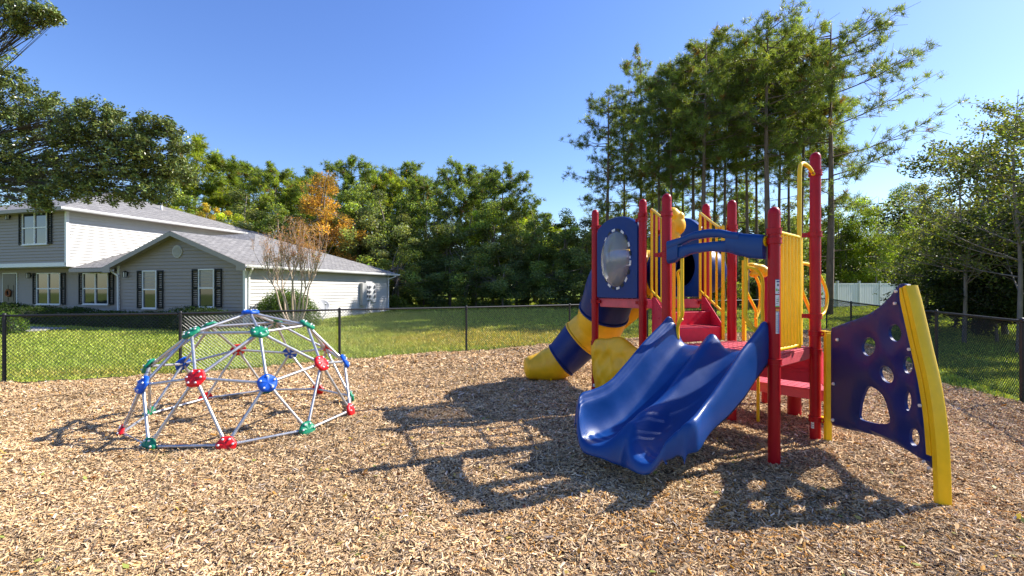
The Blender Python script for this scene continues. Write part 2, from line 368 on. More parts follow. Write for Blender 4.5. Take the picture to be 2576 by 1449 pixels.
# ================================================================ FENCES
def fence(pts, name_label, skip_first=False):
    root = empty('chain_link_fence', (pts[0][0], pts[0][1], float(tz(*pts[0]))), name_label, 'fence')
    H = 1.19
    P = [Vector((x, y, float(tz(x, y)))) for x, y in pts]
    for i, p in enumerate(P):
        if skip_first and i == 0: continue
        mb = MB(); mb.tube([p+Vector((0, 0, -.2)), p+Vector((0, 0, H+.02))], .029, 10); mb.ball(p+Vector((0, 0, H+.02)), .034, nu=10, nv=6)
        mb.tube([p+Vector((0, 0, H-.06)), p+Vector((0, 0, H-.03))], .036, 10)
        mb.build('post', BLACK, root, smooth=True, autos=True)
    mb = MB(); mb.tube([p+Vector((0, 0, H)) for p in P], .021, 8); mb.build('top_rail', BLACK, root, smooth=True)
    # woven wire
    off = .045; segs = []; s0 = 0
    cum = [0]
    for a, b in zip(P, P[1:]): cum.append(cum[-1]+(b-a).length)
    tot = cum[-1]
    px = np.array([p.x for p in P]); py = np.array([p.y for p in P]); pz = np.array([p.z for p in P])
    d = .066; starts = np.arange(-H, tot, d)
    A = []; B = []
    def cl(s, z): return np.stack([np.interp(s, cum, px), np.interp(s, cum, py), np.interp(s, cum, pz)+z], -1)
    nseg = 6
    for sgn in (1, -1):
        for k in range(nseg):
            z0 = .03+(H-.03)*k/nseg; z1 = .03+(H-.03)*(k+1)/nseg
            sA = starts+(z0 if sgn > 0 else H-z0); sB = starts+(z1 if sgn > 0 else H-z1)
            ok = (sA > 0) & (sB > 0) & (sA < tot) & (sB < tot)
            A.append(cl(sA[ok], z0)); B.append(cl(sB[ok], z1))
    # barbs above the rail
    sA = np.arange(0.02, tot-.03, d); A.append(cl(sA, H)); B.append(cl(sA+.018, H+.035))
    A = np.concatenate(A); B = np.concatenate(B); n = len(A); r = .0036
    dd = B-A; dd /= np.linalg.norm(dd, axis=1)[:, None]
    u = np.cross(dd, np.array([0.3, .9, .1])); u /= np.linalg.norm(u, axis=1)[:, None]; w = np.cross(dd, u)
    quads = []
    for k in range(3):
        a0 = 2*np.pi*k/3; a1 = 2*np.pi*(k+1)/3
        o0 = (u*np.cos(a0)+w*np.sin(a0))*r; o1 = (u*np.cos(a1)+w*np.sin(a1))*r
        quads.append(np.stack([A+o0, A+o1, B+o1, B+o0], 1))
    Q = np.concatenate(quads); o = soup('wire_mesh', Q, None, np.full((len(Q), 3), .03), WIRE, root)
    return root
WIRE = leafmat('black_coated_wire', trans=0, rough=.35)
fence(FL, 'black chain link fence between the wood chips and the lawn by the house')
fence(FR, 'black chain link fence on the right, beyond the blue climbing panel', skip_first=True)

# ================================================================ DOME
def dome():
    cx, cy, Rr, rot, tx, ty, cz = -3.433, 6.256, 1.303, -2.182, .012, .032, .05
    root = empty('climbing_dome', (cx, cy, 0), 'grey pipe geodesic climbing dome with red, blue and green joints', 'climbing dome')
    C = Vector((cx, cy, cz))
    def P(pol, az):
        pol = R(pol); az = R(az)+rot; v = Vector((Rr*math.sin(pol)*math.cos(az), Rr*math.sin(pol)*math.sin(az), Rr*math.cos(pol)))
        return C+v+Vector((0, 0, tx*v.x+ty*v.y))
    N = {'a': (P(0, 0), HBLU)}
    for k in range(5): N[('r', k)] = (P(31.72, 72*k), HGRN)
    mc = [HRED, HBLU, HRED, HBLU, HRED, HBLU, HRED, HBLU, HGRN, HBLU]; bc = [HRED, HGRN]*5
    for j in range(10):
        kk = j+1; N[('m', kk % 10)] = (P(63.43 if kk % 2 == 0 else 58.28, 36*kk), mc[j])
        N[('b', kk % 10)] = (P(90, 36*kk+18), bc[j])
    Ed = []
    for k in range(5):
        Ed += [('a', ('r', k)), (('r', k), ('r', (k+1) % 5)), (('r', k), ('m', 2*k)), (('r', k), ('m', (2*k+1) % 10)), (('r', k), ('m', (2*k-1) % 10))]
    for j in range(10): Ed += [(('m', j), ('m', (j+1) % 10)), (('b', j), ('b', (j+1) % 10)), (('m', j), ('b', j)), (('m', j), ('b', (j-1) % 10))]
    adj = {k: [] for k in N}
    for a, b in Ed:
        adj[a].append(b); adj[b].append(a); p, q = N[a][0], N[b][0]; d = (q-p).normalized()
        mb = MB(); mb.tube([p+d*.035, p+d*.10, q-d*.10, q-d*.035], [.015, .0165, .0165, .015], 10)
        mb.tube([p+d*.10, p+d*.14], .0195, 10); mb.tube([q-d*.14, q-d*.10], .0195, 10)
        mb.build('bar', GALV, root, smooth=True, autos=True)
    for k, (p, m) in N.items():
        n = (p-C).normalized()
        if k[0] == 'b': n = (n+Vector((0, 0, .35))).normalized()
        u = n.cross(Vector((0, 0, 1)) if abs(n.z) < .95 else Vector((1, 0, 0))).normalized(); w = n.cross(u)
        r0 = .108 if k[0] != 'b' else .10; dirs = [math.atan2((N[q][0]-p).dot(w), (N[q][0]-p).dot(u)) for q in adj[k]]
        mb = MB(); mb.use(m); nu = 48; rings = [(0, .036), (.4, .035), (.75, .030), (.94, .020), (1, .006), (.98, -.006), (.6, -.010), (0, -.010)]
        vs = []; fs = []
        for j, (rr, hh) in enumerate(rings):
            for i in range(nu):
                a = 2*math.pi*i/nu; sc = 0.
                for dd in dirs: sc = max(sc, math.exp(-((math.sin((a-dd)/2)*2/.22)**2)) if math.cos(a-dd) > 0 else 0)
                rad = r0*rr*(1-.06*(1-sc)*(rr > .8)); hx = hh+(.008*sc if .3 < rr <= 1 and j < 5 else 0)
                vs.append(p+u*math.cos(a)*rad+w*math.sin(a)*rad+n*hx)
        for j in range(len(rings)-1):
            for i in range(nu): fs.append((j*nu+i, (j+1)*nu+i, (j+1)*nu+(i+1) % nu, j*nu+(i+1) % nu))
        mb.add(vs, fs)
        mb.use(BOLT)
        for dd in dirs:
            q = p+(u*math.cos(dd)+w*math.sin(dd))*r0*.68
            mb.tube([q+n*.025, q+n*.044, q+n*.049], [.0115, .0115, .007], 10)
        mb.build('joint_hub', None, root, smooth=True, autos=True, fix=True)
dome()

# ================================================================ PLAY STRUCTURE
PS = empty('play_structure', (2.6, 5.6, 0), 'red, blue and yellow play structure with a double blue slide, tube slide and two decks', 'play structure')
P6 = Vector((2.50, 4.55, 0)); P7 = Vector((3.376, 5.31, 0)); P5 = Vector((2.765, 6.0, 0)); P3 = Vector((1.783, 5.5, 0))
P1 = Vector((1.341, 7.7, 0)); P2 = Vector((1.864, 6.8, 0)); P4 = Vector((2.912, 7.16, 0)); P10 = Vector((2.45, 8.1, 0))
D1, D2 = 1.02, 1.52
Z = lambda z: Vector((0, 0, z))
def clamp(mb, p, z, toward=None):
    mb.tube([p+Z(z-.022), p+Z(z+.022)], .066, 20)
    mb.tube([p+Z(z-.028), p+Z(z-.022)], .071, 20); mb.tube([p+Z(z+.022), p+Z(z+.028)], .071, 20)
    if toward is not None:
        d = (Vector((toward[0], toward[1], 0))-Vector((p.x, p.y, 0))).normalized(); s = d.cross(Z(1))
        for k in (-1, 1): mb.box(p+Z(z)+d*.095+s*.012*k, d*.035, s*.004, Z(.024))
        mb.tube([p+Z(z)+d*.105-s*.026, p+Z(z)+d*.105+s*.026], .008, 8)
def post(p, top, clamps=(), r=.055, sticker=False, zb=-.3):
    mb = MB(); zs = [zb, top-.075, top-.05, top-.028, top-.012, top-.003, top]; rs = [r, r, r*.97, r*.86, r*.62, r*.32, .004]
    mb.tube([p+Z(z) for z in zs], rs, 28)
    mb.tube([p+Z(top-.082), p+Z(top-.076)], r+.0025, 28)
    o = mb.build('post', RED, PS, smooth=True, autos=True)
    mb = MB()
    for z, t in clamps:
        mb = MB(); clamp(mb, p, z, t); sub(mb, 'clamp', RED, o)
    return o
def sub(mb, name, m, parent, **kw):                  # sub-part of a part that hangs under PS
    o = mb.build(name, m, None, **({'smooth': True, 'autos': True} | kw)); o.parent = parent
    o.matrix_parent_inverse = Matrix.Identity(4) if parent.parent is None else Matrix.Identity(4)
    o.matrix_parent_inverse = (Matrix.Translation(parent_world(parent.parent)) @ parent.matrix_parent_inverse).inverted()
    return o
o3 = post(P3, 2.764, [(2.53, P2), (2.06, P3+Vector((-1, .6, 0))), (D1-.05, P6)])
o6 = post(P6, 2.446, [(2.21, P7), (2.12, P3), (D1-.05, P7)])
o7 = post(P7, 3.185, [(2.95, P6), (2.27, P5), (D1-.05, P5), (1.17, (3.44, 5.18)), (.22, (3.44, 5.18)), (1.36, P5)])
o5 = post(P5, 2.785, [(2.44, P4), (D1-.05, P3)])
o2 = post(P2, 2.95, [(2.72, P3), (2.66, P1), (D2-.05, P1), (.76, P1)])
o1 = post(P1, 2.95, [(2.66, P2), (D2-.05, P2), (.80, P2)])
o4 = post(P4, 2.95, [(2.72, P5), (2.64, P10), (D2-.05, P2)])
o10 = post(P10, 2.95, [(2.64, P4), (D2-.05, P4)])
# stickers on the near posts
def sticker(p, z0, z1, half, ang, base, lines, parent):
    mb = MB(); r = .0565
    def patch(a0, a1, za, zb, m, rr):
        mb.use(m); n = 6; vs = []
        for z in (za, zb):
            for i in range(n+1):
                a = a0+(a1-a0)*i/n; vs.append(p+Vector((math.cos(a)*rr, math.sin(a)*rr, z)))
        mb.add(vs, [(i, i+1, n+2+i, n+1+i) for i in range(n)])
    patch(ang-half, ang+half, z0, z1, base, r)
    for (a, b, za, zb, m) in lines: patch(ang-half+2*half*a, ang-half+2*half*b, z0+(z1-z0)*za, z0+(z1-z0)*zb, m, r+.0012)
    sub(mb, 'sticker', None, parent, fix=False, autos=False)
WHT = mat('sticker_white', (.72, .72, .72), .4); GRY = mat('sticker_print', (.16, .16, .18), .5); SBL = mat('sticker_blue', (.05, .18, .5), .4)
SGR = mat('sticker_green', (.2, .5, .06), .4); SOR = mat('sticker_orange', (.85, .35, .05), .4); SDB = mat('sticker_navy', (.05, .05, .2), .4)
a6 = math.atan2(-P6.y, -P6.x)+.55
sticker(P6, 1.615, 1.755, .36, a6, WHT, [(0, 1, .94, 1, SDB), (.25, .95, .78, .88, SDB), (.35, .8, .52, .68, GRY), (.1, .45, .2, .36, SGR), (.5, .9, .2, .3, GRY), (.55, .85, .06, .12, GRY)], o6)
sticker(P6, 1.49, 1.605, .36, a6, WHT, [(0, 1, .0, .1, SGR), (.2, .8, .45, .5, GRY), (.2, .8, .6, .64, GRY), (.1, .7, .28, .32, GRY), (.62, .72, .4, .8, SGR)], o6)
sticker(P6, 1.24, 1.475, .30, a6, WHT, [(0, 1, .9, 1, SOR), (.1, .9, .86, .89, GRY), (.62, .8, 0, .84, SBL)]+[(.1, .9, .06+.08*k, .085+.08*k, GRY) for k in range(9)], o6)
sticker(P5, .16, .22, .9, math.atan2(-P5.y, -P5.x), WHT, [(.05, .95, .2, .3, GRY)], o5)
sticker(P7, .12, .19, .3, math.atan2(-P7.y, -P7.x)-.5, WHT, [(.1, .9, .3, .4, GRY), (.1, .9, .6, .7, GRY)], o7)
sticker(P1, .10, .15, .7, math.atan2(-P1.y, -P1.x), WHT, [(.05, .95, .2, .3, GRY)], o1)
# decks
DECKM = mat('glare_pale_deck_vinyl', (.68, .10, .13), .42, .12, 7, .2, 90, spec=.4, dirt=.25)  # paler than the red vinyl, sun glare put into the colour
def deck(ps, z, rim=.11, ribs=True, name='deck'):
    c = sum(ps, Vector((0, 0, 0)))/len(ps); inn = [p+(c-p).normalized()*.05 for p in ps]
    mb = MB(); mb.prism([p+Z(z-.018) for p in inn], Z(.018))
    n = len(ps)
    for i in range(n):
        a, b = inn[i], inn[(i+1) % n]; d = (b-a).normalized(); s = d.cross(Z(1))
        if s.dot(c-a) < 0: s = -s
        mb.beam(a+Z(z-rim/2-.018)+d*.05, b+Z(z-rim/2-.018)-d*.05, .012, rim)
        mb.beam(a+Z(z-rim-.02)+d*.06+s*.03, b+Z(z-rim-.02)-d*.06+s*.03, .06, .008)
    for k in range(1, 4):                              # cross ribs under the deck
        t = k/4; mb.beam(inn[0].lerp(inn[1], t)+Z(z-.05), inn[3].lerp(inn[2], t)+Z(z-.05), .01, .06)
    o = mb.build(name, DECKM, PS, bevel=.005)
    if ribs:                                          # seams and rows of slots punched in the deck
        mb = MB()
        for k in range(1, 12):
            t = k/12
            for q in range(9):
                u0, u1 = (q+.18)/9, (q+.78)/9
                a = inn[0].lerp(inn[1], t).lerp(inn[3].lerp(inn[2], t), u0); b = inn[0].lerp(inn[1], t).lerp(inn[3].lerp(inn[2], t), u1)
                mb.beam(a+Z(z+.0015), b+Z(z+.0015), .012, .003)
        sub(mb, 'drain_slots', DARKR, o)
    return o
DECKM = mat('glare_pale_deck_vinyl', (.68, .10, .13), .42, .12, 7, .2, 90, spec=.4, dirt=.25)
DARKR = mat('slot_shadow_red', (.10, .006, .012), .7)
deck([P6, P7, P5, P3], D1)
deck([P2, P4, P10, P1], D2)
# steps between decks
dr = ((P4-P5)+(P2-P3))/2; dr.z = 0; drn = dr.normalized(); ed = (P5-P3).normalized()
def quadstep(t0, t1, z, ztop_thick, name='step'):
    A = P3.lerp(P2, t0)+ed*.14; B = P5.lerp(P4, t0)-ed*.14; C_ = P5.lerp(P4, t1)-ed*.14; D_ = P3.lerp(P2, t1)+ed*.14
    mb = MB(); mb.prism([p+Z(z-ztop_thick) for p in (A, B, C_, D_)], Z(ztop_thick)); o = mb.build(name, REDP, PS, bevel=.006)
    mb = MB()
    for k in range(1, 7):
        a = A.lerp(D_, k/7); b = B.lerp(C_, k/7); mb.beam(a.lerp(b, .03)+Z(z+.0015), b.lerp(a, .03)+Z(z+.0015), .01, .003)
    sub(mb, 'tread_grooves', DARKR, o)
quadstep(.06, .50, 1.19, .165)
quadstep(.50, .88, 1.36, .335)
for A0, B0, s in ((P3, P2, 1), (P5, P4, -1)):          # side panels
    a = A0.lerp(B0, .055)+ed*.13*s; b = A0.lerp(B0, .90)+ed*.13*s
    m_ = a.lerp(b, .14)
    mb = MB(); mb.prism([a+Z(D1+.0), b+Z(D1-.0), b+Z(D2+.03), a.lerp(b, .82)+Z(D2+.03), a+Z(1.215)], ed*.012*s)
    for t, z in ((.35, 1.28), (.62, 1.28), (.62, 1.4), (.9, 1.45)):
        q = a.lerp(b, t)+Z(z); mb.tube([q-ed*.006*s, q+ed*.02*s], .012, 10); mb.tube([q-ed*.01*s, q], .012, 10)
    mb.build('step_side_panel', REDP, PS, bevel=.003)
# stair rails
def stair_rail(A, B, zt0, zt1, zb0, zb1, nb=5):
    mb = MB()
    for k in range(nb):
        t = k/(nb-1); p = A.lerp(B, t); zt = zt0+(zt1-zt0)*min(1, t*1.12); zb = zb0+(zb1-zb0)*t
        w = .034 if k in (0, nb-1) else .026
        zlo = zb-(.12 if k == 0 else 0); zlo = D1+.005 if k == nb-1 else zlo
        mb.box(p+Z((zt+zlo)/2), (B-A).normalized()*w/2, (B-A).normalized().cross(Z(1))*w/2, Z((zt-zlo)/2))
    mb.tube(bez([A+Z(zt0), A.lerp(B, .8)+Z(zt0+(zt1-zt0)*.92), B+Z(zt1)], 6), .0185, 10)
    mb.tube([A+Z(zb0), B+Z(zb1)], .0165, 10)
    return mb.build('stair_rail', YEL, PS, bevel=.002)
stair_rail(Vector((2.80, 7.1, 0)), Vector((2.645, 5.98, 0)), 2.80, 2.45, 1.64, 1.375)
stair_rail(Vector((1.985, 6.78, 0)), Vector((1.905, 5.62, 0)), 2.80, 2.45, 1.64, 1.375)
# ribbed guard panel and cane rail between P6 and P7
uu = (P7-P6).normalized(); L67 = (P7-P6).length
mb = MB(); c0, c1 = .11, .568*L67-.03
for k in range(6):
    p = P6+uu*(c0+(c1-c0)*k/5.6); mb.tube([p+Z(1.09), p+Z(2.20)], .0165, 8)
mb.tube([P6+uu*.06+Z(2.21), P6+uu*(c1+.02)+Z(2.20)], .019, 10)
mb.tube(bez([P6+uu*.06+Z(1.075), P6+uu*(c1-.10)+Z(1.075), P6+uu*(c1-.02)+Z(1.11), P6+uu*(c1+.02)+Z(1.25)], 6), .019, 10)
mb.tube([P6+uu*(c1+.02)+Z(1.24), P6+uu*(c1+.02)+Z(2.20)], .019, 10)
mb.build('guard_panel', YEL, PS, smooth=True, autos=True)
mb = MB(); mb.tube(bez([P7-uu*.06+Z(2.93), P7-uu*.22+Z(2.985), P7-uu*.40+Z(2.99), P7-uu*.475+Z(2.93), P7-uu*.49+Z(2.75), P7-uu*.495+Z(2.2), P7-uu*.50+Z(1.3), P7-uu*.50+Z(1.05)], 8), .021, 12)
mb.build('cane_rail', YEL, PS, smooth=True)
# blue arch hood over the double slide
e36 = (P6-P3).normalized(); n36 = Vector((-e36.y, e36.x, 0)); n36 = -n36 if n36.y > 0 else n36      # outward, towards the viewer
n36 = Vector((e36.y, -e36.x, 0)); n36 = n36 if n36.y < 0 else -n36
L36 = (P6-P3).length
def hood():
    # stations along the span: t, z of top bar (hi, lo), z of lower bar (hi, lo)
    S = []
    n = 40
    for i in range(n+1):
        t = i/n
        top = 2.205+(.105*math.sin(math.pi*min(1, t/.95))**.8 if t < .95 else 0)
        bot = 1.955+.10*math.sin(math.pi*t)**.7
        if t < .12: bot -= .02
        S.append((t, top, bot))
    mb = MB()
    def bar(hi, lo, t0, t1, out0, thick):
        k = 28; sec = 14; vs = []
        for i in range(k+1):
            t = t0+(t1-t0)*i/k; zh, zl = hi(t), lo(t); c = (zh+zl)/2; a = max(.005, (zh-zl)/2)
            o = out0+.06*math.sin(math.pi*t)
            p = P3.lerp(P6, .055+.89*t)+n36*o
            for j in range(sec):
                th = 2*math.pi*j/sec; cc, ss = math.cos(th), math.sin(th)
                ex = .45; q = abs(cc)**ex*(1 if cc >= 0 else -1); r_ = abs(ss)**ex*(1 if ss >= 0 else -1)
                vs.append(p+n36*thick*q+Z(c+a*r_))
        fs = [(i*sec+j, i*sec+(j+1) % sec, (i+1)*sec+(j+1) % sec, (i+1)*sec+j) for i in range(k) for j in range(sec)]
        fs += [tuple(range(sec-1, -1, -1)), tuple(k*sec+j for j in range(sec))]
        mb.add(vs, fs)
    TOP = lambda t: np.interp(t, [0, .2, .35, .5, .62, .72, 1], [2.205, 2.235, 2.275, 2.285, 2.27, 2.235, 2.19])
    MID = lambda t: np.interp(t, [0, .16, .2, .3, .5, .62, .68, 1], [2.10, 2.145, 2.155, 2.188, 2.196, 2.186, 2.165, 2.10])
    MIDL = lambda t: np.interp(t, [0, .15, .3, .5, .68, 1], [2.10, 2.13, 2.145, 2.150, 2.152, 2.10])
    BOT = lambda t: np.interp(t, [0, .10, .13, .3, .5, .7, .88, 1], [1.95, 1.96, 1.985, 2.04, 2.055, 2.025, 1.95, 1.935])
    bar(TOP, MID, .0, .80, .055, .046)
    bar(MIDL, BOT, .0, .80, .050, .034)
    bar(lambda t: TOP(t)-.01, lambda t: BOT(t)+.01, .68, 1., .052, .046)
    bar(lambda t: TOP(t)-.01, lambda t: BOT(t)+.01, .0, .15, .052, .046)
    o = mb.build('arch_hood', BLUE, PS, smooth=True, autos=True)
    mb = MB()
    for p, z, d in ((P3, 2.06, e36), (P6, 2.12, -e36)):
        mb.tube([p+d*.055+n36*.03+Z(z), p+d*.09+n36*.03+Z(z)], .05, 16)
    sub(mb, 'hood_bracket', YEL, o)
hood()
# yellow hand loops beside the slide mouth
def loop(pts, r=.019, name='hand_loop', n=8):
    mb = MB(); mb.tube(bez(pts, n), r, 10); return mb.build(name, YEL, PS, smooth=True)
for A, s in ((P3, 1), (P6, -1)):
    q = A+e36*.16*s+n36*.02; q2 = A+e36*.24*s+n36*.06; q3 = A+e36*.13*s-n36*.04
    loop([q2+Z(2.02), q2+Z(1.9), q2+Z(1.55), q2+e36*.0+Z(1.38), q+Z(1.24), q+Z(1.1)])
    loop([q2+Z(1.88), q+Z(1.85), q3+Z(1.75), q3+Z(1.5), q3+Z(1.34), q+Z(1.27), q2+Z(1.33)], .016)
# transfer opening rails on the P5-P7 side
u57 = (P7-P5).normalized(); n57 = Vector((-u57.y, u57.x, 0)); n57 = n57 if n57.x > 0 else -n57
def grab(A, d, zt, wide=False, zb=D1+.01):
    q = A+d*.15
    mb = MB(); mb.box(q+Z((zt+zb)/2), u57*.020, n57*.020, Z((zt-zb)/2))
    if wide: mb.tube(bez([q+Z(1.96), q+n57*.35+Z(1.94), q+n57*.75+Z(1.80), q+n57*.98+Z(1.58), q+n57*.88+Z(1.38), q+n57*.55+Z(1.22), q+n57*.5+Z(.5)], 8), .019, 10)
    else: mb.tube(bez([q+Z(1.98), q+n57*.10+Z(1.97), q+n57*.30+Z(1.86), q+n57*.46+Z(1.72), q+n57*.50+Z(1.55), q+n57*.44+Z(1.38), q+n57*.34+Z(1.28)], 8), .019, 10)
    mb.tube(bez([q+n57*.0+Z(1.95), q+n57*.05+Z(1.9), q+n57*.05+Z(1.68), q+n57*.10+Z(1.6), q+n57*.34+Z(1.40), q+n57*.36+Z(1.3), q+n57*.36+Z(.62)], 8), .019, 10)
    return mb.build('hand_rail', YEL, PS, smooth=True, autos=True)
grab(P5, u57, 2.02); grab(P7, -u57, 2.27, True)
# transfer platform, riser and pedestal
c57 = (P5+P7)/2
def tp(a, b): return c57+u57*a+n57*b
mb = MB(); mb.prism([tp(-.56, .36)+Z(.46), tp(.56, .36)+Z(.46), tp(.56, 1.22)+Z(.46), tp(-.56, 1.22)+Z(.46)], Z(.02))
for a, b in (((-.56, .36), (.56, .36)), ((.56, .36), (.56, 1.22)), ((.56, 1.22), (-.56, 1.22)), ((-.56, 1.22), (-.56, .36))):
    mb.beam(tp(*a)+Z(.41), tp(*b)+Z(.41), .012, .11)
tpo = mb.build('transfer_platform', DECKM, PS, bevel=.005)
mb = MB()
for i in range(14):
    for j in range(10):
        p = tp(-.50+1.0*i/13, .43+.72*j/9)+Z(.4812); mb.add([p+u57*.014*math.cos(a)+n57*.014*math.sin(a)+Z(.0005) for a in [2*math.pi*k/8 for k in range(8)]], [tuple(range(8))])
sub(mb, 'drain_holes', DARKR, tpo, fix=False)
mb = MB()
for s in (-1, 1): mb.prism([tp(.5*s, .03)+Z(D1-.02), tp(.5*s, .42)+Z(.72), tp(.5*s, .42)+Z(.44), tp(.5*s, .03)+Z(.62)], u57*.012)
mb.prism([tp(-.49, .04)+Z(.72), tp(.49, .04)+Z(.72), tp(.49, .38)+Z(.72), tp(-.49, .38)+Z(.72)], Z(.03))
mb.prism([tp(-.49, .05)+Z(.60), tp(.49, .05)+Z(.60), tp(.49, .05)+Z(D1-.13), tp(-.49, .05)+Z(D1-.13)], n57*.012)
mb.build('transfer_step', REDP, PS, bevel=.004)
mb = MB(); q = Vector((3.74, 6.32, 0)); mb.tube([q+Z(-.2), q+Z(.45)], .082, 24); mb.build('pedestal', RED, PS, smooth=True, autos=True)
for q, zt in ((Vector((3.715, 7.0, 0)), 1.95),):
    mb = MB(); mb.tube([q+Z(-.2), q+Z(zt-.04), q+Z(zt-.01), q+Z(zt)], [.05, .05, .03, .004], 20); mb.build('post', RED, PS, smooth=True, autos=True)
for q, zt in ((Vector((3.08, 5.97, 0)), .95), (Vector((4.10, 6.55, 0)), .46), (Vector((3.30, 6.95, 0)), .46)):
    mb = MB(); mb.tube([q+Z(-.1), q+Z(zt)], .019, 10); mb.build('support_leg', YEL, PS, smooth=True, autos=True)
# yellow moulded knobs (talk tube horns)
def knob(c, parts, name='moulded_horn'):
    mb = MB()
    for (dx, dy, dz, sx, sy, sz) in parts: mb.ball(Vector(c)+Vector((dx, dy, dz)), 1, (sx, 0, 0), (0, sy, 0), (0, 0, sz), 16, 10)
    o = mb.build(name, YELP, PS, smooth=True)
    rm = o.modifiers.new('re', 'REMESH'); rm.mode = 'VOXEL'; rm.voxel_size = .012; rm.use_smooth_shade = True
    sm = o.modifiers.new('sm', 'SMOOTH'); sm.iterations = 8
    return o
cH = at(1692, 570, 6.9)
knob(cH, [(0, 0, .17, .10, .10, .11), (.06, 0, .02, .13, .10, .15), (-.06, 0, 0, .10, .10, .16), (.02, 0, -.16, .09, .09, .14), (.10, 0, .14, .07, .08, .08)])
cK = at(1907, 684, 5.9)
knob(cK, [(0, 0, .05, .10, .07, .05), (-.08, 0, .08, .08, .06, .035), (.07, 0, 0, .07, .07, .07), (-.05, 0, -.03, .06, .06, .04)])
# bubble window panel between P1 and P2
e12 = (P2-P1).normalized(); n12 = Vector((e12.y, -e12.x, 0)); n12 = n12 if n12.x < 0 else -n12; L12 = (P2-P1).length
def bubble_panel():
    cs, cz, ra, rb = L12*.50, 2.12, .30, .43
    # outline in (s,z) as polar function about centre, matched with the ellipse
    s0, s1, z0, zt = .075, L12-.075, 1.53, 2.76
    def outline(a):
        c, s = math.cos(a), math.sin(a); best = 1e9
        if c > 1e-6: best = min(best, (s1-cs)/c)
        if c < -1e-6: best = min(best, (s0-cs)/c)
        if s < -1e-6: best = min(best, (z0-cz)/s)
        if s > 1e-6:                                   # arched top
            lo, hi = 0, 2
            for _ in range(30):
                m = (lo+hi)/2; x = cs+c*m; z = cz+s*m; lim = zt-.16*abs((x-cs)/(s1-cs))**2.4 if abs(x-cs) <= (s1-cs)*1.5 else 0
                if z > lim: hi = m
                else: lo = m
            best = min(best, lo)
        return best
    n = 96; mb = MB(); vs = []
    W = lambda s, z, o: P1+e12*s+n12*o+Z(z)
    prof = [(1, -.030), (1, .012), (.965, .028), (.6, .028), (.25, .028), (.08, .034), (0., .026), (0, -.03), (1, -.030)]
    for (k, o) in prof:
        for i in range(n):
            a = 2*math.pi*i/n; re = 1/math.sqrt((math.cos(a)/ra)**2+(math.sin(a)/rb)**2); ro = outline(a); r = re+(ro-re)*k
            vs.append(W(cs+math.cos(a)*r, cz+math.sin(a)*r, o))
    fs = [(j*n+i, j*n+(i+1) % n, (j+1)*n+(i+1) % n, (j+1)*n+i) for j in range(len(prof)-1) for i in range(n)]
    mb.add(vs, fs); o = mb.build('window_panel', mat('shade_blue_panel', (.001, .026, .17), .34, .1, 4, .1, 160, spec=.3), PS, smooth=True, autos=True)  # darker copy of the blue, the panel's shade is in its colour
    mb = MB(); vs = []; rings = 12
    for j in range(rings+1):
        t = j/rings; rr = math.cos(t*math.pi/2)*.985; h = .03+.15*math.sin(t*math.pi/2)
        for i in range(n):
            a = 2*math.pi*i/n; vs.append(W(cs+math.cos(a)*ra*rr, cz+math.sin(a)*rb*rr, h))
    mb.add(vs, [(j*n+i, j*n+(i+1) % n, (j+1)*n+(i+1) % n, (j+1)*n+i) for j in range(rings) for i in range(n)])
    sub(mb, 'bubble_window', ACRYL, o, fix=True)
    mb = MB(); kk = 20
    for q in range(kk):                                # clear flange, reflections around it painted as white and dark blocks
        a = 2*math.pi*(q+.5)/kk; c, s = math.cos(a), math.sin(a); p = W(cs+c*ra*1.045, cz+s*rb*1.035, .036)
        mb.use(WHT if q % 2 else DARKM); t = (e12*(-s*ra)+Z(c*rb)).normalized(); rad = (e12*c+Z(s)).normalized()
        mb.box(p, t*.034, rad*.017, n12*.0035)
    sub(mb, 'flange_reflections', None, o, fix=True)
bubble_panel()
# rock climber between P1 and P2
def boulder():
    n, m = 36, 30; mb = MB(); vs = []
    L = L12
    for side in (1, -1):
        for j in range(m+1):
            t = j/m
            for i in range(n+1):
                s = i/n
                w = 1.0-.10*t-(.02*math.sin(t*9)); left = -.11+.18*t**.8+.02*math.sin(7*t+1)
                x = left+(L+.02-left)*s*w+(1-w)*0
                zt = .90-.03*math.cos(5*s+.6)-.12*abs(2*s-1)**3+.02*math.sin(13*s)
                z = zt*(1-t)+(-.05)*t
                edge = min(1, 4.5*min(s, 1-s))*min(1, 5*t+.02); edge = edge**.5
                rock = .035*math.sin(5.1*s+7*t+1)*math.sin(6*t-2*s)+.03*abs(math.sin(8*s*1.2-5*t))+.018*math.sin(21*s+9*t)*math.sin(17*t+4*s)
                o = side*edge*(.10+(rock if side > 0 else rock*.5))
                vs.append(P1+e12*x+n12*(o+.02)+Z(z))
    N1 = (n+1)*(m+1); fs = []
    for sd in range(2):
        for j in range(m):
            for i in range(n):
                a = sd*N1+j*(n+1)+i; fs.append((a, a+1, a+n+2, a+n+1))
    for i in range(n): fs.append((i, i+1, N1+i+1, N1+i))
    for j in range(m):
        a = j*(n+1); fs.append((a, a+n+1, N1+a+n+1, N1+a)); a += n; fs.append((a, a+n+1, N1+a+n+1, N1+a))
    mb.add(vs, fs); o = mb.build('rock_climber', YELP, PS, smooth=True)
boulder()
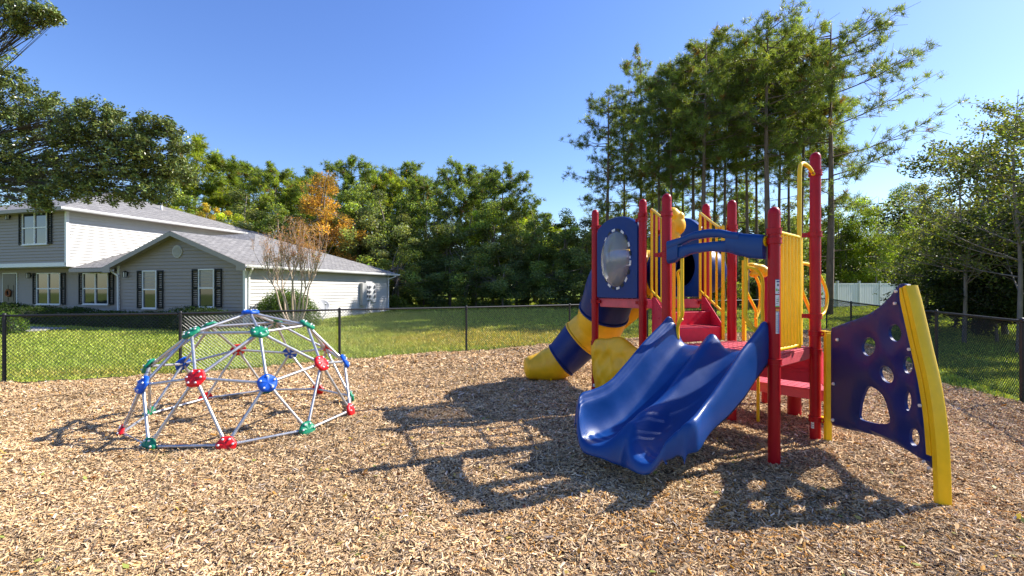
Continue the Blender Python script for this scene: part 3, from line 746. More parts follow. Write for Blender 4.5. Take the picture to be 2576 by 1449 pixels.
# tube slide with its mouth panel
e410 = (P10-P4).normalized(); nb = Vector((e410.y, -e410.x, 0)); nb = nb if nb.y > 0 else -nb
def tube_slide():
    Lb = (P10-P4).length; cs, cz, ra = Lb/2, 2.02, .33; n = 72; mb = MB(); vs = []
    def outl(a):
        c, s = math.cos(a), math.sin(a); b = 1e9
        if abs(c) > 1e-6: b = min(b, (Lb/2-.07)/abs(c))
        if s < 0: b = min(b, (cz-1.54)/-s)
        if s > 0:
            lo, hi = 0, 2
            for _ in range(30):
                m = (lo+hi)/2
                if s*m > .78-.22*abs(c*m/(Lb/2-.07))**2.2: hi = m
                else: lo = m
            b = min(b, lo)
        return b
    prof = [(1, -.06), (1, .01), (.94, .03), (.5, .03), (.1, .03), (0, .02), (0, -.06), (1, -.06)]
    for k, o in prof:
        for i in range(n):
            a = 2*math.pi*i/n; r = ra+(outl(a)-ra)*k; vs.append(P4+e410*(cs+math.cos(a)*r)-nb*o+Z(cz+math.sin(a)*r))
    mb.add(vs, [(j*n+i, j*n+(i+1) % n, (j+1)*n+(i+1) % n, (j+1)*n+i) for j in range(len(prof)-1) for i in range(n)])
    mp = mb.build('tube_mouth_panel', BLUE, PS, smooth=True, autos=True)
    c = P4+e410*cs
    path = [(c+nb*.03+Z(cz), .36), (c+nb*.45+Z(1.96), .40), (Vector((2.62, 8.80, 1.97)), .42), (Vector((2.10, 8.75, 1.97)), .43), (at(1545, 705, 8.15), .43),
            (at(1519, 785, 8.35), .43), (at(1503, 822, 8.6), .42), (at(1463, 853, 8.75), .385), (at(1411, 905, 8.85), .335), (at(1374, 919, 8.88), .295), (at(1342, 924, 8.86), .225)]
    cp = bez([p for p, r in path], 10); rs = []
    for i in range(len(path)-1):
        for k in range(10): rs.append(path[i][1]+(path[i+1][1]-path[i][1])*k/10)
    rs.append(path[-1][1])
    joints = [0, 18, 34, 50, 70, 80, 100]; mats = [BLUE_SHADED, YELP, BLUE_SHADED, YELP, BLUE_SHADED, YELP]
    root_o = None
    for s in range(6):
        a, b = joints[s], joints[s+1]; mb = MB(); pts = cp[a:b+1]; rr = list(rs[a:b+1])
        if s == 5:
            dz = (pts[-1]-pts[-4]).normalized(); r9 = rr[-1]; e9 = pts[-1]; pts = pts+[e9+dz*q_ for q_ in (.07, .12, .155, .175, .18)]; rr = rr+[r9*q_ for q_ in (.96, .86, .68, .4, .05)]
        else: rr[0] += .0
        mb.tube(pts, rr, 40, cap=(s == 5)); o = mb.build('tube_section', mats[s], PS, smooth=True)
        if s < 5:
            sd = o.modifiers.new('s', 'SOLIDIFY'); sd.thickness = .012; sd.offset = -1
            mb = MB(); d = (cp[b+1]-cp[b-1]).normalized(); mb.tube([cp[b]-d*.014, cp[b]+d*.014], rs[b]+.016, 40, cap=False)
            j = sub(mb, 'joint_flange', mats[s], o); sdd = j.modifiers.new('s', 'SOLIDIFY'); sdd.thickness = .02; sdd.offset = -1
    mb = MB(); q = at(1386, 970, 8.7); mb.tube([Vector((q.x, q.y, -.1)), Vector((q.x, q.y, .34))], .022, 10); mb.build('support_leg', YEL, PS, smooth=True)
tube_slide()
# straight yellow slide behind
def yellow_slide():
    a = at(1628, 765, 8.75); b = at(1440, 925, 9.0); d = (b-a); dn = d.normalized(); s = dn.cross(Z(1)).normalized(); u = s.cross(dn)
    mb = MB(); W = .25; sec = [(-W, -.06), (-W, .12), (-W+.03, .13), (-W+.06, .11), (-W+.08, .02), (0, 0), (W-.08, .02), (W-.06, .11), (W-.03, .13), (W, .12), (W, -.06)]
    st = [(-.04, .05), (0, 0), (.3, 0), (.6, 0), (.85, 0.0), (.96, .05), (1.06, .14)]; vs = []
    for t, lift in st:
        p = a+d*t+Z(lift)
        for x, h in sec: vs.append(p+s*x+u*h)
    m = len(sec); mb.add(vs, [(i*m+j, i*m+j+1, (i+1)*m+j+1, (i+1)*m+j) for i in range(len(st)-1) for j in range(m-1)])
    o = mb.build('straight_slide', YELP, PS, smooth=True, autos=True); sd = o.modifiers.new('s', 'SOLIDIFY'); sd.thickness = .02
yellow_slide()
# climbing panel on the right
CA = Vector((3.44, 5.18, 0)); CB = Vector((3.318, 3.68, 0)); ec = (CB-CA).normalized(); nc = Vector((ec.y, -ec.x, 0)); nc = nc if nc.x < 0 else -nc
def cpx(x, y):                                          # my crop coordinates to (s, z) on the climber plane
    p = on_plane((2900+x/.9345)*.629, (550+y/.9345)*.629, CA, CB); return ((p-CA).dot(ec), p.z)
def closed(pts, n=6):
    p = [Vector((a, b, 0)) for a, b in pts]; m = len(p); out = []
    for i in range(m):
        a, b, c, d = p[i-1], p[i], p[(i+1) % m], p[(i+2) % m]
        for k in range(n):
            t = k/n; out.append(.5*((2*b)+(c-a)*t+(2*a-5*b+4*c-d)*t*t+(3*b-a-3*c+d)*t**3))
    return [(q.x, q.y) for q in out]
def climber():
    outl = [cpx(*p) for p in closed([(402, 728), (408, 712), (425, 704), (470, 688), (515, 672), (560, 650), (605, 615), (635, 580), (652, 556), (664, 547), (680, 548), (690, 556), (676, 580), (690, 640), (712, 740), (740, 860), (756, 960), (770, 1080), (778, 1160), (782, 1232), (770, 1226), (735, 1200), (700, 1176), (640, 1142), (600, 1124), (560, 1111), (480, 1094), (420, 1080), (404, 1070), (402, 1040), (402, 900)], 2)]
    def ell(cx, cy, rx, ry, rot=0):
        rx *= 1.34; ry *= 1.26; return [cpx(cx+rx*math.cos(a)*math.cos(rot)-ry*math.sin(a)*math.sin(rot), cy+rx*math.cos(a)*math.sin(rot)+ry*math.sin(a)*math.cos(rot)) for a in [2*math.pi*k/20 for k in range(20)]]
    holes = [ell(541, 781, 19, 28, .1), ell(640, 730, 18, 26, -.2), ell(688, 850, 14, 26, -.1), ell(609, 885, 17, 28, -.5), ell(689, 985, 9, 29, 0), ell(713, 1120, 14, 27, -.15),
             [cpx(*p) for p in closed([(540, 930), (520, 965), (509, 1010), (508, 1048), (535, 1062), (580, 1070), (618, 1066), (617, 1030), (600, 975), (575, 945)], 4)]]
    import mathutils.geometry as G
    n0 = []; edges = []; allp = []
    def ring(pts):
        b = len(allp); allp.extend(pts); m = len(pts)
        for i in range(m): edges.append((b+i, b+(i+1) % m))
        return list(range(b, b+m))
    ring(outl); rings_h = [ring(h) for h in holes]
    # grid points help to shape the dished surface
    O2 = [Vector((a, b)) for a, b in outl]
    ss = [a for a, b in outl]; zz = [b for a, b in outl]
    gp = []
    for s in np.arange(min(ss), max(ss), .045):
        for z in np.arange(min(zz), max(zz), .045):
            if not inside(np.array([s]), np.array([z]), outl)[0]: continue
            dmin = min(min(math.hypot(s-a, z-b) for a, b in h) for h in holes+[outl])
            if dmin < .022: continue
            if any(inside(np.array([s]), np.array([z]), h)[0] for h in holes): continue
            gp.append((s, z))
    allp2 = [Vector(p) for p in allp+gp]
    v, e, f, ov, oe, of = G.delaunay_2d_cdt(allp2, edges, [], 0, 1e-6)
    tris = []
    for t in f:
        c = sum((v[i] for i in t), Vector((0, 0)))/3
        if not inside(np.array([c.x]), np.array([c.y]), outl)[0]: continue
        if any(inside(np.array([c.x]), np.array([c.y]), h)[0] for h in holes): continue
        tris.append(tuple(t))
    
    dens = lambda q: [((1-t)*q[i][0]+t*q[(i+1) % len(q)][0], (1-t)*q[i][1]+t*q[(i+1) % len(q)][1]) for i in range(len(q)) for t in (0, .125, .25, .375, .5, .625, .75, .875)]
    hb = np.array([q for h in holes for q in dens(h)]); ob = np.array(dens(outl))
    def depth(p):                                       # surface dishes in around each hole
        d = np.min(np.hypot(hb[:, 0]-p.x, hb[:, 1]-p.y)); do = np.min(np.hypot(ob[:, 0]-p.x, ob[:, 1]-p.y)); return .042-.030*math.exp(-(d/.062)**2)*min(1, do/.09)
    def th(p):
        d = np.min(np.hypot(ob[:, 0]-p.x, ob[:, 1]-p.y)); return depth(p)*(0.35+.65*min(1, (d/.03))**.5)
    T = [th(p) for p in v]
    mb = MB(); nv = len(v)
    vs = [CA+ec*p.x+nc*t+Z(p.y) for p, t in zip(v, T)]+[CA+ec*p.x-nc*t+Z(p.y) for p, t in zip(v, T)]
    fs = [t for t in tris]+[tuple(nv+i for i in reversed(t)) for t in tris]
    from collections import Counter
    cnt = Counter()
    for t in tris:
        for i in range(3): cnt[tuple(sorted((t[i], t[(i+1) % 3])))] += 1
    for (a, b), c in cnt.items():
        if c == 1: fs.append((a, b, nv+b, nv+a))
    mb.add(vs, fs); o = mb.build('climbing_panel', BLUE_SHADED, PS, smooth=True, autos=True)
    mb = MB()
    for (x, y) in ((438, 756), (423, 921), (421, 1056)):
        s, z = cpx(x, y); mb.ball(CA+ec*s+nc*.05+Z(z), .018, nu=12, nv=6)
    sub(mb, 'bolt', BOLT, o)
    # near upright strap
    mb = MB(); mb.box(CA-ec*.02+Z(.58), ec*.028, nc*.03, Z(.60)); mb.tube([CA-ec*.02+Z(-.2), CA-ec*.02+Z(.24)], .034, 14)
    up = mb.build('panel_upright', YEL, PS, bevel=.004)
    mb = MB()
    for z in (1.17, .22): mb.box(CA-ec*.07+Z(z), ec*.06, nc*.035, Z(.032)); mb.tube([CA-ec*.09+nc*.03+Z(z), CA-ec*.09+nc*.05+Z(z)], .012, 10); mb.tube([CA-ec*.04+nc*.03+Z(z), CA-ec*.04+nc*.05+Z(z)], .012, 10)
    sub(mb, 'panel_bracket', YEL, up, bevel=.003, smooth=False, autos=False)
    # curved yellow edge beam
    cl = [cpx(*p) for p in [(690, 556), (712, 650), (742, 780), (770, 900), (790, 1020), (802, 1140), (808, 1250), (812, 1375)]]
    pts = bez([CA+ec*(s)+Z(z) for s, z in cl], 6); mb = MB(); w, h = .036, .034; vs = []
    for i, p in enumerate(pts):
        d = (pts[min(i+1, len(pts)-1)]-pts[max(i-1, 0)]).normalized(); side = nc; out = side.cross(d).normalized()
        if out.dot(ec) < 0: out = -out
        hh = h*(1 if i > 3 else .75+.08*i)
        for a, b in ((-1, -.7), (-.7, -1), (.7, -1), (1, -.7), (1, .7), (.7, 1), (-.7, 1), (-1, .7)): vs.append(p+out*(.005+hh*a)+side*w*1.35*b)
    m = 8; k = len(pts); fs = [(i*m+j, i*m+(j+1) % m, (i+1)*m+(j+1) % m, (i+1)*m+j) for i in range(k-1) for j in range(m)]+[tuple(range(m)), tuple((k-1)*m+j for j in range(m))]
    mb.add(vs, fs); fr = mb.build('edge_beam', YEL, PS, smooth=True, autos=True)
    mb = MB()
    for x, y in ((668, 575), (664, 620), (718, 792), (760, 1002), (775, 1212), (795, 1236)):
        s, z = cpx(x, y); mb.tube([CA+ec*s+nc*.058+Z(z), CA+ec*s+nc*.072+Z(z)], .013, 10)
    for q in (mb,): pass
    sub(mb, 'bolt', BOLT, fr)
    vs = []; mb = MB(); kk = [i for i in range(len(pts)) if pts[i].z > .34]
    for i in kk:
        p_ = pts[i]; d = (pts[min(i+1, len(pts)-1)]-pts[max(i-1, 0)]).normalized(); out = nc.cross(d).normalized()
        if out.dot(ec) < 0: out = -out
        wf = .045*min(1, .45+.2*(i-kk[0]))
        for a, b in ((-.03, 1), (-.03-wf, 1), (-.03-wf, -1), (-.03, -1)): vs.append(p_+out*a+nc*.052*b)
    k = len(kk); mb.add(vs, [(i*4+j, i*4+(j+1) % 4, (i+1)*4+(j+1) % 4, (i+1)*4+j) for i in range(k-1) for j in range(4)]+[(0, 1, 2, 3), (4*k-4, 4*k-3, 4*k-2, 4*k-1)])
    mb.build('edge_flange', YEL, PS, bevel=.003)
climber()
# double slide
def slide():
    W = 1.0; off = .10
    vk = [-.10, 0, .06, .15, .3, .5, .75, 1.0, 1.15, 1.3, 1.42, 1.5, 1.545, 1.565]
    bed = [1.035, 1.03, 1.02, .975, .89, .755, .575, .43, .37, .325, .305, .295, .27, .20]
    wal = [1.05, 1.34, 1.37, 1.30, 1.215, 1.10, .925, .76, .70, .67, .655, .62, .54, .36]
    V = np.concatenate([np.linspace(-.10, .15, 8)[:-1], np.linspace(.15, 1.3, 26)[:-1], np.linspace(1.3, 1.565, 12)])
    # cross stations: (u, level) level 0 = bed, 1 = wall top
    sec = []
    hw = W/2
    #   x position, type, weight
    prof = [(-hw-.065, 'd', .0), (-hw-.07, 'w', .55), (-hw-.062, 'w', .90), (-hw-.035, 'w', 1.0), (-hw-.010, 'w', .965), (-hw+.002, 'w', .86), (-hw+.012, 'w', .80), (-hw+.032, 'w', .775), (-hw+.042, 'w', .70), (-hw+.058, 'w', .38), (-hw+.09, 'w', .12), (-hw+.135, 'w', .015),
            (-.36, 'w', 0), (-.31, 'w', 0), (-.25, 'w', 0), (-.19, 'w', 0), (-.13, 'h', .12), (-.085, 'h', .5), (-.045, 'h', .88), (0, 'h', 1.), (.045, 'h', .88), (.085, 'h', .5), (.13, 'h', .12), (.19, 'w', 0), (.25, 'w', 0), (.31, 'w', 0), (.36, 'w', 0),
            (hw-.135, 'w', .015), (hw-.09, 'w', .12), (hw-.058, 'w', .38), (hw-.042, 'w', .70), (hw-.032, 'w', .775), (hw-.012, 'w', .80), (hw-.002, 'w', .86), (hw+.010, 'w', .965), (hw+.035, 'w', 1.), (hw+.062, 'w', .90), (hw+.07, 'w', .55), (hw+.065, 'd', .0)]
    m = len(prof); vs = []
    mid = P3.lerp(P6, .5)
    def lane(x):                                        # lip is rounded per lane
        a = abs(x)/hw; return -.10*(max(0, 1-abs(a-.5)/.5))**.6
    for v in V:
        b = float(np.interp(v, vk, bed)); w = float(np.interp(v, vk, wal))
        hump = .15*float(np.interp(v, [-.1, .0, .05, .12, .35, .9, 1.2, 1.4, 1.5, 1.56], [.0, .3, 1.35, 1.25, 1.0, 1.1, 1.45, 1.2, .5, -.3]))
        for x, t, k in prof:
            sag = .045*float(np.interp(v, [0, .1, .5, 1.3, 1.5, 1.57], [0, .4, 1, 1, .6, 0]))*max(0, math.cos((abs(x)-.27)/.21*math.pi/2) if abs(abs(x)-.27) < .21 else 0)
            if t == 'w': z = b+(w-b)*k-sag
            elif t == 'h': z = b+hump*k
            else: z = b+float(np.interp(v, [0, .5, 1, 1.3, 1.5, 1.57], [-.1, -.1, .05, .07, .09, .12]))
            # lips bulge per lane, hump and walls sit back a little
            lp = float(sstep(1.0, 1.56, v)); ext = lp*(.125*math.cos((abs(x)-.27)/.27*math.pi/2)-.055 if abs(x) < .54 else -.055)-lp*.03*float(sstep(.42, .57, abs(x)))
            spread = 1+.15*lp*(1-.6*float(sstep(1.42, 1.57, v)))
            if abs(x) > .33 and t == 'w' and k < .5: z += float(sstep(1.32, 1.565, v))*(abs(x)-.33)*1.0
            # three soft ridges near the exit in each lane
            if t == 'w' and k == 0 and 1.22 < v < 1.47: z += .007*math.sin((v-1.22)/.25*math.pi*6)
            vs.append(mid+e36*(x*spread)+n36*(v+ext)+Z(z))
    mb = MB(); nV = len(V)
    mb.add(vs, [(i*m+j, i*m+j+1, (i+1)*m+j+1, (i+1)*m+j) for i in range(nV-1) for j in range(m-1)])
    # turned-under skirt at the exit
    last = (nV-1)*m; v2 = []
    for j in range(m):
        p = Vector(vs[last+j]); q = p+n36*.004; q.z = p.z-.02; v2.append(q)
    v3 = []
    for j in range(m):
        p = Vector(v2[j]); v3.append(p-n36*.04+Z(-.008))
    inn = [j for j in range(m-1) if max(abs(prof[j][0]), abs(prof[j+1][0])) < .465]; b0 = len(mb.v); mb.add(v2+v3, [(j, j+1, m+j+1, m+j) for j in inn])
    for j in inn: mb.f.append((last+j, last+j+1, b0+j+1, b0+j)); mb.m.append(0)
    o = mb.build('double_slide', BLUE, PS, smooth=True)
    sd = o.modifiers.new('s', 'SOLIDIFY'); sd.thickness = .014; sd.offset = -1
    ss = o.modifiers.new('ss', 'SUBSURF'); ss.levels = 1; ss.render_levels = 1
slide()
# ================================================================ HOUSE
HG = Vector((-10.96, 19.6, 0)); EA = Vector((.287, .958, 0)).normalized(); EB = Vector((-.958, .287, 0)).normalized()
HS = empty('house', (HG.x, HG.y, 0), 'pale sided house with front gable, two storey wing and grey shingle roof', 'house')
SIDEF = mat('shade_toned_siding', (.30, .25, .212), .55, .05, 2.5, .05, 30)  # pale siding darkened for the front, its shade painted into the colour
def H(a, b, z=0): return HG+EA*a+EB*b+Z(z)
def hpx(px, py, a):                                     # pixel on facade plane at depth a -> (b, z)
    p = on_plane(px, py, H(a, 0), H(a, 1)); return ((p-H(a, 0)).dot(EB), p.z)
def lap(name, org, du, nrm, z0, z1, span, m, course=.15):
    """lapped boards: span(z)->(s0,s1)"""
    mb = MB(); z = z0
    while z < z1-1e-3:
        zt = min(z+course, z1); a0, a1 = span(z+.002); b0, b1 = span(zt-.002)
        P = lambda s, zz, o: org+du*s+nrm*o+Z(zz)
        mb.add([P(a0, z, .042), P(a1, z, .042), P(b1, zt, .004), P(b0, zt, .004)], [(0, 1, 2, 3)])
        mb.add([P(a0, z, 0), P(a1, z, 0), P(a1, z, .042), P(a0, z, .042)], [(0, 1, 2, 3)])
        z = zt
    return mb.build(name, m, HS, fix=False)
ze = 2.80; PI_ = .37
rz = lambda v: ze+PI_*v
# walls
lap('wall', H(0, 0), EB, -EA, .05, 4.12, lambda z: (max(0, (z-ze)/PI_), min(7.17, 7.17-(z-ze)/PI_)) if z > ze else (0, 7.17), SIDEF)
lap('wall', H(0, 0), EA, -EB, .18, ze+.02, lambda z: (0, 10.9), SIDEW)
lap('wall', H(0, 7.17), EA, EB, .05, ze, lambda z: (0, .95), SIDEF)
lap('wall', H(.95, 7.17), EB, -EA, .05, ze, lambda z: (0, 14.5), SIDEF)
C2b = 10.62
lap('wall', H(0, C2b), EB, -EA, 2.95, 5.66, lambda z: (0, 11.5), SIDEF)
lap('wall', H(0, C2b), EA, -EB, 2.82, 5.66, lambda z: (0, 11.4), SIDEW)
# back walls close the volume
mb = MB(); mb.box(H(10.9, 5.3, 1.5), EB*5.3, EA*.02, Z(1.4)); mb.box(H(11.4, C2b+5.7, 2.9), EB*5.7, EA*.02, Z(2.75)); mb.box(H(5.7, C2b+11.45, 2.9), EA*5.7, EB*.02, Z(2.75))
mb.build('back_wall', SIDEF, HS)
mb = MB(); mb.box(H(5.4, 5.6, .02), EA*5.42, EB*5.58, Z(.14)); mb.build('foundation', mat('concrete', (.32, .31, .29), .9, .2, 6, .3), HS)
# corner boards, band, frieze
mb = MB()
for a, b, z0, z1 in ((0, 0, .05, ze), (0, 7.17, .05, ze), (10.9, 0, .18, ze), (0, C2b, 2.83, 5.67)): mb = MB(); mb.box(H(a, b, (z0+z1)/2), EA*.06, EB*.06, Z((z1-z0)/2)); mb.build('corner_trim', TRIM, HS)
mb = MB(); mb.box(H(-.02, C2b+5.75, 2.88), EA*.04, EB*5.8, Z(.09)); mb.box(H(.45, C2b+5.75, 2.79), EA*.5, EB*5.8, Z(.012)); mb.build('floor_band', TRIM, HS)
# roofs
def roof(name, polys, zf, thick=.05):
    """polys in (a,b) lists; zf(a,b)"""
    me = bpy.data.meshes.new(name); vs = []; fs = []; uvs = []
    for poly, axis in polys:
        n = len(vs); 
        for a, b in poly: vs.append(tuple(H(a, b, zf[axis](a, b)+.05))); 
        fs.append(tuple(range(n, n+len(poly))))
        for a, b in poly: uvs.append((a, b*1.066) if axis in ('R', 'L') else (b, a*1.066))
    n = len(vs); nf = len(fs)
    me.from_pydata(vs+[(x, y, z-thick) for x, y, z in vs], [], fs+[tuple(n+i for i in reversed(f)) for f in fs])
    uvl = me.uv_layers.new(name='UVMap')
    for p in me.polygons:
        for li in p.loop_indices: uvl.data[li].uv = uvs[me.loops[li].vertex_index % n]
    me.materials.append(SHING); return link(name, me, HS)
zf1 = {'R': lambda a, b: rz(b), 'L': lambda a, b: rz(7.16-b), 'F': lambda a, b: rz(a-.5), 'B': lambda a, b: rz(11.1-a)}
o_ = .4
roof('roof', [([(-o_, -o_), (-o_, 3.58), (4.08, 3.58), (5.8, 5.3), (11.5, -o_)], 'R'), ([(-o_, 3.58), (-o_, 7.56), (.1, 7.56), (4.08, 3.58)], 'L'),
              ([(.1, 7.56), (.1, C2b-.01), (5.8, C2b-.01), (5.8, 5.3), (4.08, 3.58)], 'F'), ([(5.8, 5.3), (5.8, C2b-.01), (11.5, C2b-.01), (11.5, -o_)], 'B')], zf1)
zt = 5.66
b0_, b1_, a0_, a1_ = C2b, C2b+11.5, 0, 11.4
zf2 = {'R': lambda a, b: zt+.36*(b-b0_), 'F': lambda a, b: zt+.36*(a-a0_), 'B': lambda a, b: zt+.36*(a1_-a), 'L': lambda a, b: zt+.36*(b1_-b)}
q = .5; hm = 5.7
roof('upper_roof', [([(-q, b0_-q), (hm, b0_+hm), (a1_+q, b0_-q)], 'R'), ([(-q, b0_-q), (hm, b0_+hm), (hm, b1_-hm), (-q, b1_+q)], 'F'),
                    ([(a1_+q, b0_-q), (hm, b0_+hm), (hm, b1_-hm), (a1_+q, b1_+q)], 'B'), ([(-q, b1_+q), (hm, b1_-hm), (a1_+q, b1_+q)], 'L')], zf2)
# fascia, soffits, gutters
mb = MB()
def fasc(a, b, w=.02, h=.16): mb.beam(a, b, w, h)
mb.beam(H(-o_-.012, -o_, rz(-o_)-.06), H(-o_-.012, 3.58, rz(3.58)-.06), .025, .19); mb.beam(H(-o_-.014, 3.58, rz(3.58)-.06), H(-o_-.014, 7.56, rz(-o_)-.06), .025, .19)
mb.add([H(-o_, -o_, rz(-o_)-.06), H(0, -o_, rz(-o_)-.06), H(0, 3.58, rz(3.58)-.06), H(-o_, 3.58, rz(3.58)-.06)], [(0, 1, 2, 3)])
mb.add([H(-o_, 7.56, rz(-o_)-.06), H(0, 7.56, rz(-o_)-.06), H(0, 3.58, rz(3.58)-.06), H(-o_, 3.58, rz(3.58)-.06)], [(0, 1, 2, 3)])
mb.add([H(-o_, -o_, rz(-o_)-.10), H(-o_, 0, rz(-o_)-.10), H(11.3, 0, rz(-o_)-.10), H(11.3, -o_, rz(-o_)-.10)], [(0, 1, 2, 3)])
mb.beam(H(-.42, -.44, rz(-o_)-.08), H(-.42, .02, rz(-o_)-.08), .03, .26); mb.beam(H(-.42, 7.14, rz(-o_)-.08), H(-.42, 7.6, rz(-o_)-.08), .03, .26)
mb.beam(H(.08, 7.6, rz(-o_)-.06), H(.08, C2b, rz(-o_)-.06), .025, .17)
mb.add([H(.08, 7.17, rz(-o_)-.12), H(.95, 7.17, rz(-o_)-.12), H(.95, C2b, rz(-o_)-.12), H(.08, C2b, rz(-o_)-.12)], [(0, 1, 2, 3)])
z2 = zt-.36*q
mb.beam(H(-q-.013, b0_-q, z2-.03), H(-q-.013, b1_, z2-.03), .025, .17)
mb.add([H(-q, b0_-q, z2-.09), H(-q, b1_, z2-.09), H(0, b1_, z2-.09), H(0, b0_-q, z2-.09)], [(0, 1, 2, 3)])
mb.add([H(-q, b0_-q, z2-.092), H(-q, b0_, z2-.092), H(a1_+q, b0_, z2-.092), H(a1_+q, b0_-q, z2-.092)], [(0, 1, 2, 3)])
mb.build('fascia', mat('cream_fascia', (.34, .295, .26), .6, .05, 3), HS)
def gutter(a, b, out):
    mb = MB(); sec = [(0, .05), (.0, -.07), (.07, -.075), (.105, -.02), (.11, .05), (.10, .05), (.09, -.01), (.06, -.06), (.01, -.055), (.01, .05)]
    vs = [p+out*x+Z(z) for p in (a, b) for x, z in sec]; m = len(sec)
    mb.add(vs, [(i, (i+1) % m, m+(i+1) % m, m+i) for i in range(m)]+[tuple(range(m)), tuple(range(m, 2*m))]); mb.build('gutter', TRIM, HS)
gutter(H(-o_-.03, -o_-.02, rz(-o_)-.02), H(11.52, -o_-.02, rz(-o_)-.02), -EB)
gutter(H(-q-.03, b0_-q-.02, z2-.02), H(a1_+q, b0_-q-.02, z2-.02), -EB)
def spout(pts):
    mb = MB()
    for p, r_ in zip(pts, pts[1:]): mb.beam(p, r_+(r_-p).normalized()*.02, .075, .06)
    mb.build('downspout', TRIM, HS, bevel=.008)
spout([H(-.1, -.47, 2.62), H(-.1, -.45, 2.5), H(.10, -.14, 2.32), H(.10, -.09, 2.2), H(.10, -.07, .3)])
spout([H(11.05, -.47, 2.62), H(11.05, -.45, 2.5), H(10.8, -.12, 2.35), H(10.8, -.07, .3)])
spout([H(-.2, 7.42, 2.62), H(-.18, 7.4, 2.5), H(-.09, 7.12, 2.3), H(-.09, 7.10, .15)])
# windows
BLIND = mat('white_blind', (.30, .30, .295), .6); GLH = mat('dim_room_behind_glass', (.03, .028, .027), .7)
def window(px0, px1, py0, py1, a, mull=False, blinds=False, shut=None):
    b1, zT = hpx(px0, py0, a); b0, zB = hpx(px1, py1, a); n = -EA
    W = (b1-b0)/2; Hh = (zT-zB)/2; c = H(a, (b0+b1)/2, (zT+zB)/2)
    def bx(mb, u, v, su, sv, o, t): mb.box(c+EB*u+Z(v)+n*(o+.03), EB*su, n*t, Z(sv))
    mb = MB(); t = .045
    for s in (-1, 1):
        bx(mb, s*(W-t/2), 0, t/2, Hh, .045, .03); bx(mb, 0, s*(Hh-t/2), W-t, t/2, .045, .03)
    bx(mb, 0, 0, W-t, .03, .042, .028)
    fr = mb.build('window', TRIM, HS, bevel=.004)
    mb = MB(); bx(mb, 0, Hh/2, W-t, Hh/2-t/2, .028, .003); bx(mb, 0, -Hh/2, W-t, Hh/2-t/2, .024, .003); sub(mb, 'pane', PANE, fr, smooth=False, autos=False)
    if mull: mb = MB(); bx(mb, 0, 0, .035, Hh-t, .044, .029); sub(mb, 'mullion', TRIM, fr, smooth=False, autos=False)
    if blinds:
        mb = MB(); k = 12
        for i in range(k): bx(mb, 0, .05+(Hh-t-.05)*(i+.5)/k, W-t-.03, (Hh-t-.05)/k*.27, .033, .002)
        sub(mb, 'blind', BLIND, fr, smooth=False, autos=False)
    mb = MB(); bx(mb, 0, -Hh-.02, W+.03, .02, .05, .05); sub(mb, 'sill', TRIM, fr, smooth=False, autos=False)
    for s in (-1, 1):
        if shut is None: break
        mb = MB(); sw = shut/2; x = s*(W+.02+sw)
        for q in (-1, 1): bx(mb, x+q*(sw-.025), 0, .025, Hh, .035, .018); bx(mb, x, q*(Hh-.04), sw-.05, .04, .035, .018)
        bx(mb, x, 0, sw-.05, .035, .035, .018)
        for i in range(16):
            z = -Hh+.08+(2*Hh-.16)*(i+.5)/16; u0 = c+EB*x+Z(z); mb.box(u0+n*.062, EB*(sw-.05), n*.011+Z(.012), Z(.003)+n*-.003)
        mb.build('shutter', SHUT, HS)
    return c, W, Hh
window(363, 398.5, 681, 776, 0, blinds=True, shut=.33)
window(503.5, 543, 677, 773, 0, blinds=True, shut=.36)
window(213.6, 277, 687, 766, .95, mull=True, shut=.31)
window(97, 156.6, 687, 766, .95, mull=True, shut=.31)
window(61.5, 123.5, 534, 614, 0, mull=True, shut=.28)
# round gable vent
b, z = hpx(449, 633, 0); c = H(0, b, z)
mb = MB(); mb.tube([c-EA*.01, c-EA*.075], .27, 32); mb.build('gable_vent', mat('vent_trim', (.50, .475, .44), .55), HS, smooth=True, autos=True)
mb = MB()
for k in range(9):
    h = -.2+.4*k/8; w_ = math.sqrt(max(.001, .225**2-h*h)); mb.box(c+Z(h)-EA*.085, EB*w_, EA*.008+Z(.01), Z(.006)-EA*.004)
mb.build('vent_louvres', mat('vent_louvre', (.40, .38, .35), .55), HS)
# wall lamps
def lamp(px, py, a):
    b, z = hpx(px, py, a); c = H(a, b, z); mb = MB(); mb.box(c-EA*.03+Z(.03), EA*.02, EB*.05, Z(.09)); mb.beam(c-EA*.04+Z(.13), c-EA*.14+Z(.15), .02, .02)
    for i in (-1, 1):
        for j in (-1, 1): mb.box(c-EA*(.14+.055*i)+EB*.055*j, EA*.007, EB*.007, Z(.11))
    mb.box(c-EA*.14+Z(.12), EA*.075, EB*.075, Z(.012)); mb.box(c-EA*.14-Z(.12), EA*.06, EB*.06, Z(.01)); mb.box(c-EA*.14+Z(.15), EA*.04, EB*.04, Z(.02))
    o = mb.build('wall_lamp', BLACK, HS); mb = MB(); mb.box(c-EA*.14, EA*.045, EB*.045, Z(.105)); sub(mb, 'lamp_glass', mat('frosted_glass', (.5, .5, .45), .2), o, smooth=False)
lamp(322, 691, 0); lamp(27, 547, 0); lamp(79, 694, .95)
